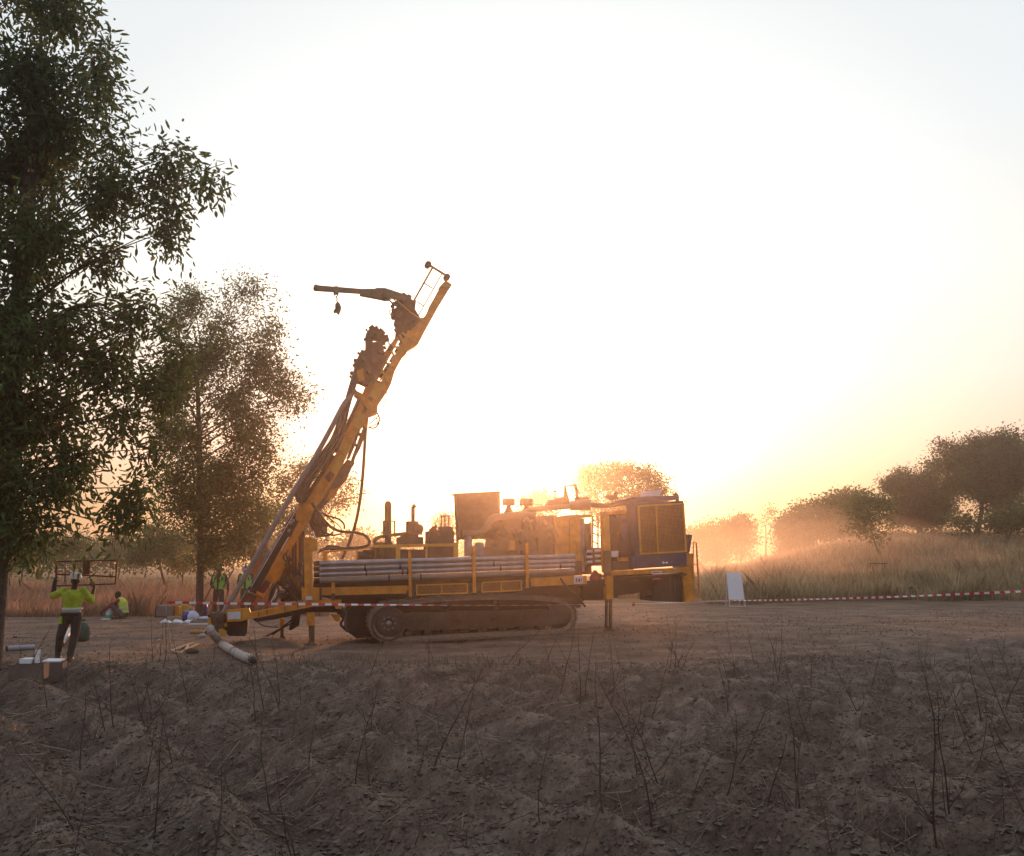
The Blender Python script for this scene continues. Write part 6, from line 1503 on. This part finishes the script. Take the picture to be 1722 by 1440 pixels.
lump('plastic_bag', 342, 1043.5, 0.18, 0.12, 0.08, CLOTH, 'small flat white bag beside the larger crumpled bag', 'bag', 5)
lump('grey_bag', 339, 1074, 0.07, 0.07, 0.06, LW, 'small pale grey bag on the dirt left of the white hose', 'bag', 7)
lump('sand_heap', 331, 1066, 0.22, 0.12, 0.06, mat('orange_sand', (0.42, 0.22, 0.08), 0.9, 0, 0.3, 12), 'small heap of orange sand on the dirt left of the mast foot', 'sand heap', 8)
g = G(295, 1048); b = MB(); vs = []
for i in range(15):
    x = -0.46+0.92*i/14; zz = 0.05+0.03*math.sin(i*1.1)+0.02*math.sin(i*2.3)
    vs += [g+Vector((x, -0.08+0.02*math.sin(i*2), zz*0.8)), g+Vector((x, 0.16+0.04*math.sin(i), zz+0.03)), g+Vector((x, 0.16+0.04*math.sin(i), zz+0.015)), g+Vector((x, -0.08, 0.0))]
b.add(vs, [(4*i+a, 4*i+4+a, 4*i+4+(a+1) % 4, 4*i+(a+1) % 4) for i in range(14) for a in range(4)]); tag(b.build('white_tarp', WHT2), 'wrinkled strip of white tarp on the ground before the bucket', 'tarp')
g = G(335, 1051); b = MB(); b.beam(g+Vector((-0.3, 0, 0.03)), g+Vector((0.3, 0.02, 0.03)), 0.06, 0.04); tag(b.build('white_plank', WHT2), 'short white plank lying between the tarp and the mast foot', 'plank')
tray(G(296, 1041.5), 0.55, 0.3, 0.10, 0.05, WOOD, 'wooden_tray', 'low wooden tray under the orange jerrycan', 'tray')
# wooden pieces nailed together in front
g0 = G(290, 1098); g1 = G(326, 1084); g2 = G(302, 1101)
t = thing('broken_pallet', 'open wooden frame of pale laths lying on the dirt left of the white hose', 'pallet', g0)
for a_, c_ in (((288, 1096), (325, 1084)), ((302, 1101), (333, 1086)), ((287, 1096), (303, 1101)), ((312, 1096), (316, 1088))):
    b = MB(); p = G(*a_)+Vector((0, 0, 0.03)); q = G(*c_)+Vector((0, 0, 0.03)); b.beam(p, q, 0.045, 0.035); b.build('lath', WOOD, t)
lump('stone', 326, 1099, 0.14, 0.1, 0.06, BROWN, 'brown stone beside the wooden frame', 'stone', 9)
lump('stone', 266, 1079, 0.05, 0.04, 0.03, LW, 'small pale stone at the right end of the long thin rod', 'stone', 12)

# orange machine and upright pipe behind the mast
g = G(434, 1034); sc = (g-CAM).length/FPX
OR_ = mat('orange_machine_paint', (0.60, 0.13, 0.03), 0.6, 0, 0.25, 4, dust=0.3)
t = thing('orange_pump', 'orange pump unit with a tall upright pipe standing behind the mast', 'pump unit', g)
A = at(g, sc, 434, 1034)
b = MB(); b.prism([A(418, 932), A(440, 930), A(452, 938), A(452, 1020), A(420, 1020)], (0, 0.8, 0)); b.build('housing', OR_, t)
b = MB(); b.prism([A(436, 932, -0.03), A(450, 930, -0.03), A(452, 944, -0.03), A(438, 948, -0.03)], (0, 0.3, 0)); b.build('tank', GREYP, t)
b = MB(); b.tube([A(437, 860, 0.3), A(439, 935, 0.3)], 0.115, 14); b.build('upright_pipe', mat('orange_brown_pipe', (0.36, 0.13, 0.07), 0.6, 0, 0.2, 5, dust=0.3), t)
for x in (421, 447):
    b = MB(); b.tube([A(x, 1018, 0.2), A(x, 1034, 0.2)], 0.05, 8); b.build('leg', DARK, t)
# trailer far off to the left
g = Vector((P(48, 967, 150).x, 150, 0)); g.z = gz(g.x, g.y); sc = 150/FPX
t = thing('orange_trailer', 'small orange machine on wheels parked far off among the trees at the left', 'trailer', g)
A = at(g, sc, 48, 966)
b = MB(); b.prism([A(40, 952), A(54, 952), A(57, 957), A(57, 963), A(41, 963)], (0, 1.6, 0)); b.build('body', mat('orange_yellow_paint', (0.7, 0.33, 0.03), 0.5, 0, 0.1, 3), t)
for dy in (-0.1, 1.5):
    b = MB(); b.lathe(A(48.5, 963, dy), (0, 1, 0), [(0, 0.05), (0, 0.33), (0.2, 0.33), (0.2, 0.05)], 16); b.build('wheel', DARK, t)
b = MB(); b.lathe(A(48.5, 963, -0.13), (0, 1, 0), [(0, 0.02), (0, 0.17), (0.03, 0.17)], 12); b.build('rim', STEEL, t)

# dust drifting over the track right of the rig
def dust(name, c, r, dens):
    m = bpy.data.materials.new('drifting_dust'); m.use_nodes = True; N = m.node_tree.nodes; L = m.node_tree.links; N.remove(N['Principled BSDF'])
    v = N.new('ShaderNodeVolumePrincipled'); v.inputs['Density'].default_value = dens; v.inputs['Anisotropy'].default_value = 0.75; v.inputs['Color'].default_value = (0.97, 0.86, 0.70, 1)
    L.new(v.outputs[0], N['Material Output'].inputs['Volume'])
    b = MB(); b.ball((0, 0, 0), 1, 28, (1, 1, 1)); c = Vector(c)
    b.v = [(c.x+v_[0]*r[0]*(1+0.25*math.sin(v_[2]*4+v_[1]*3)), c.y+v_[1]*r[1], c.z+v_[2]*r[2]*(1+0.22*math.sin(v_[0]*5+v_[1]*2))) for v_ in b.v]
    tag(b.build(name, m), kind='stuff')
dust('dust_cloud', (12.5, 50, 0.2), (12, 12, 3.4), 0.010)
dust('dust_cloud', (14, 68, 0.8), (18, 14, 4.6), 0.012)
dust('dust_cloud', (10.0, 47, -0.6), (8, 8, 3.0), 0.012)
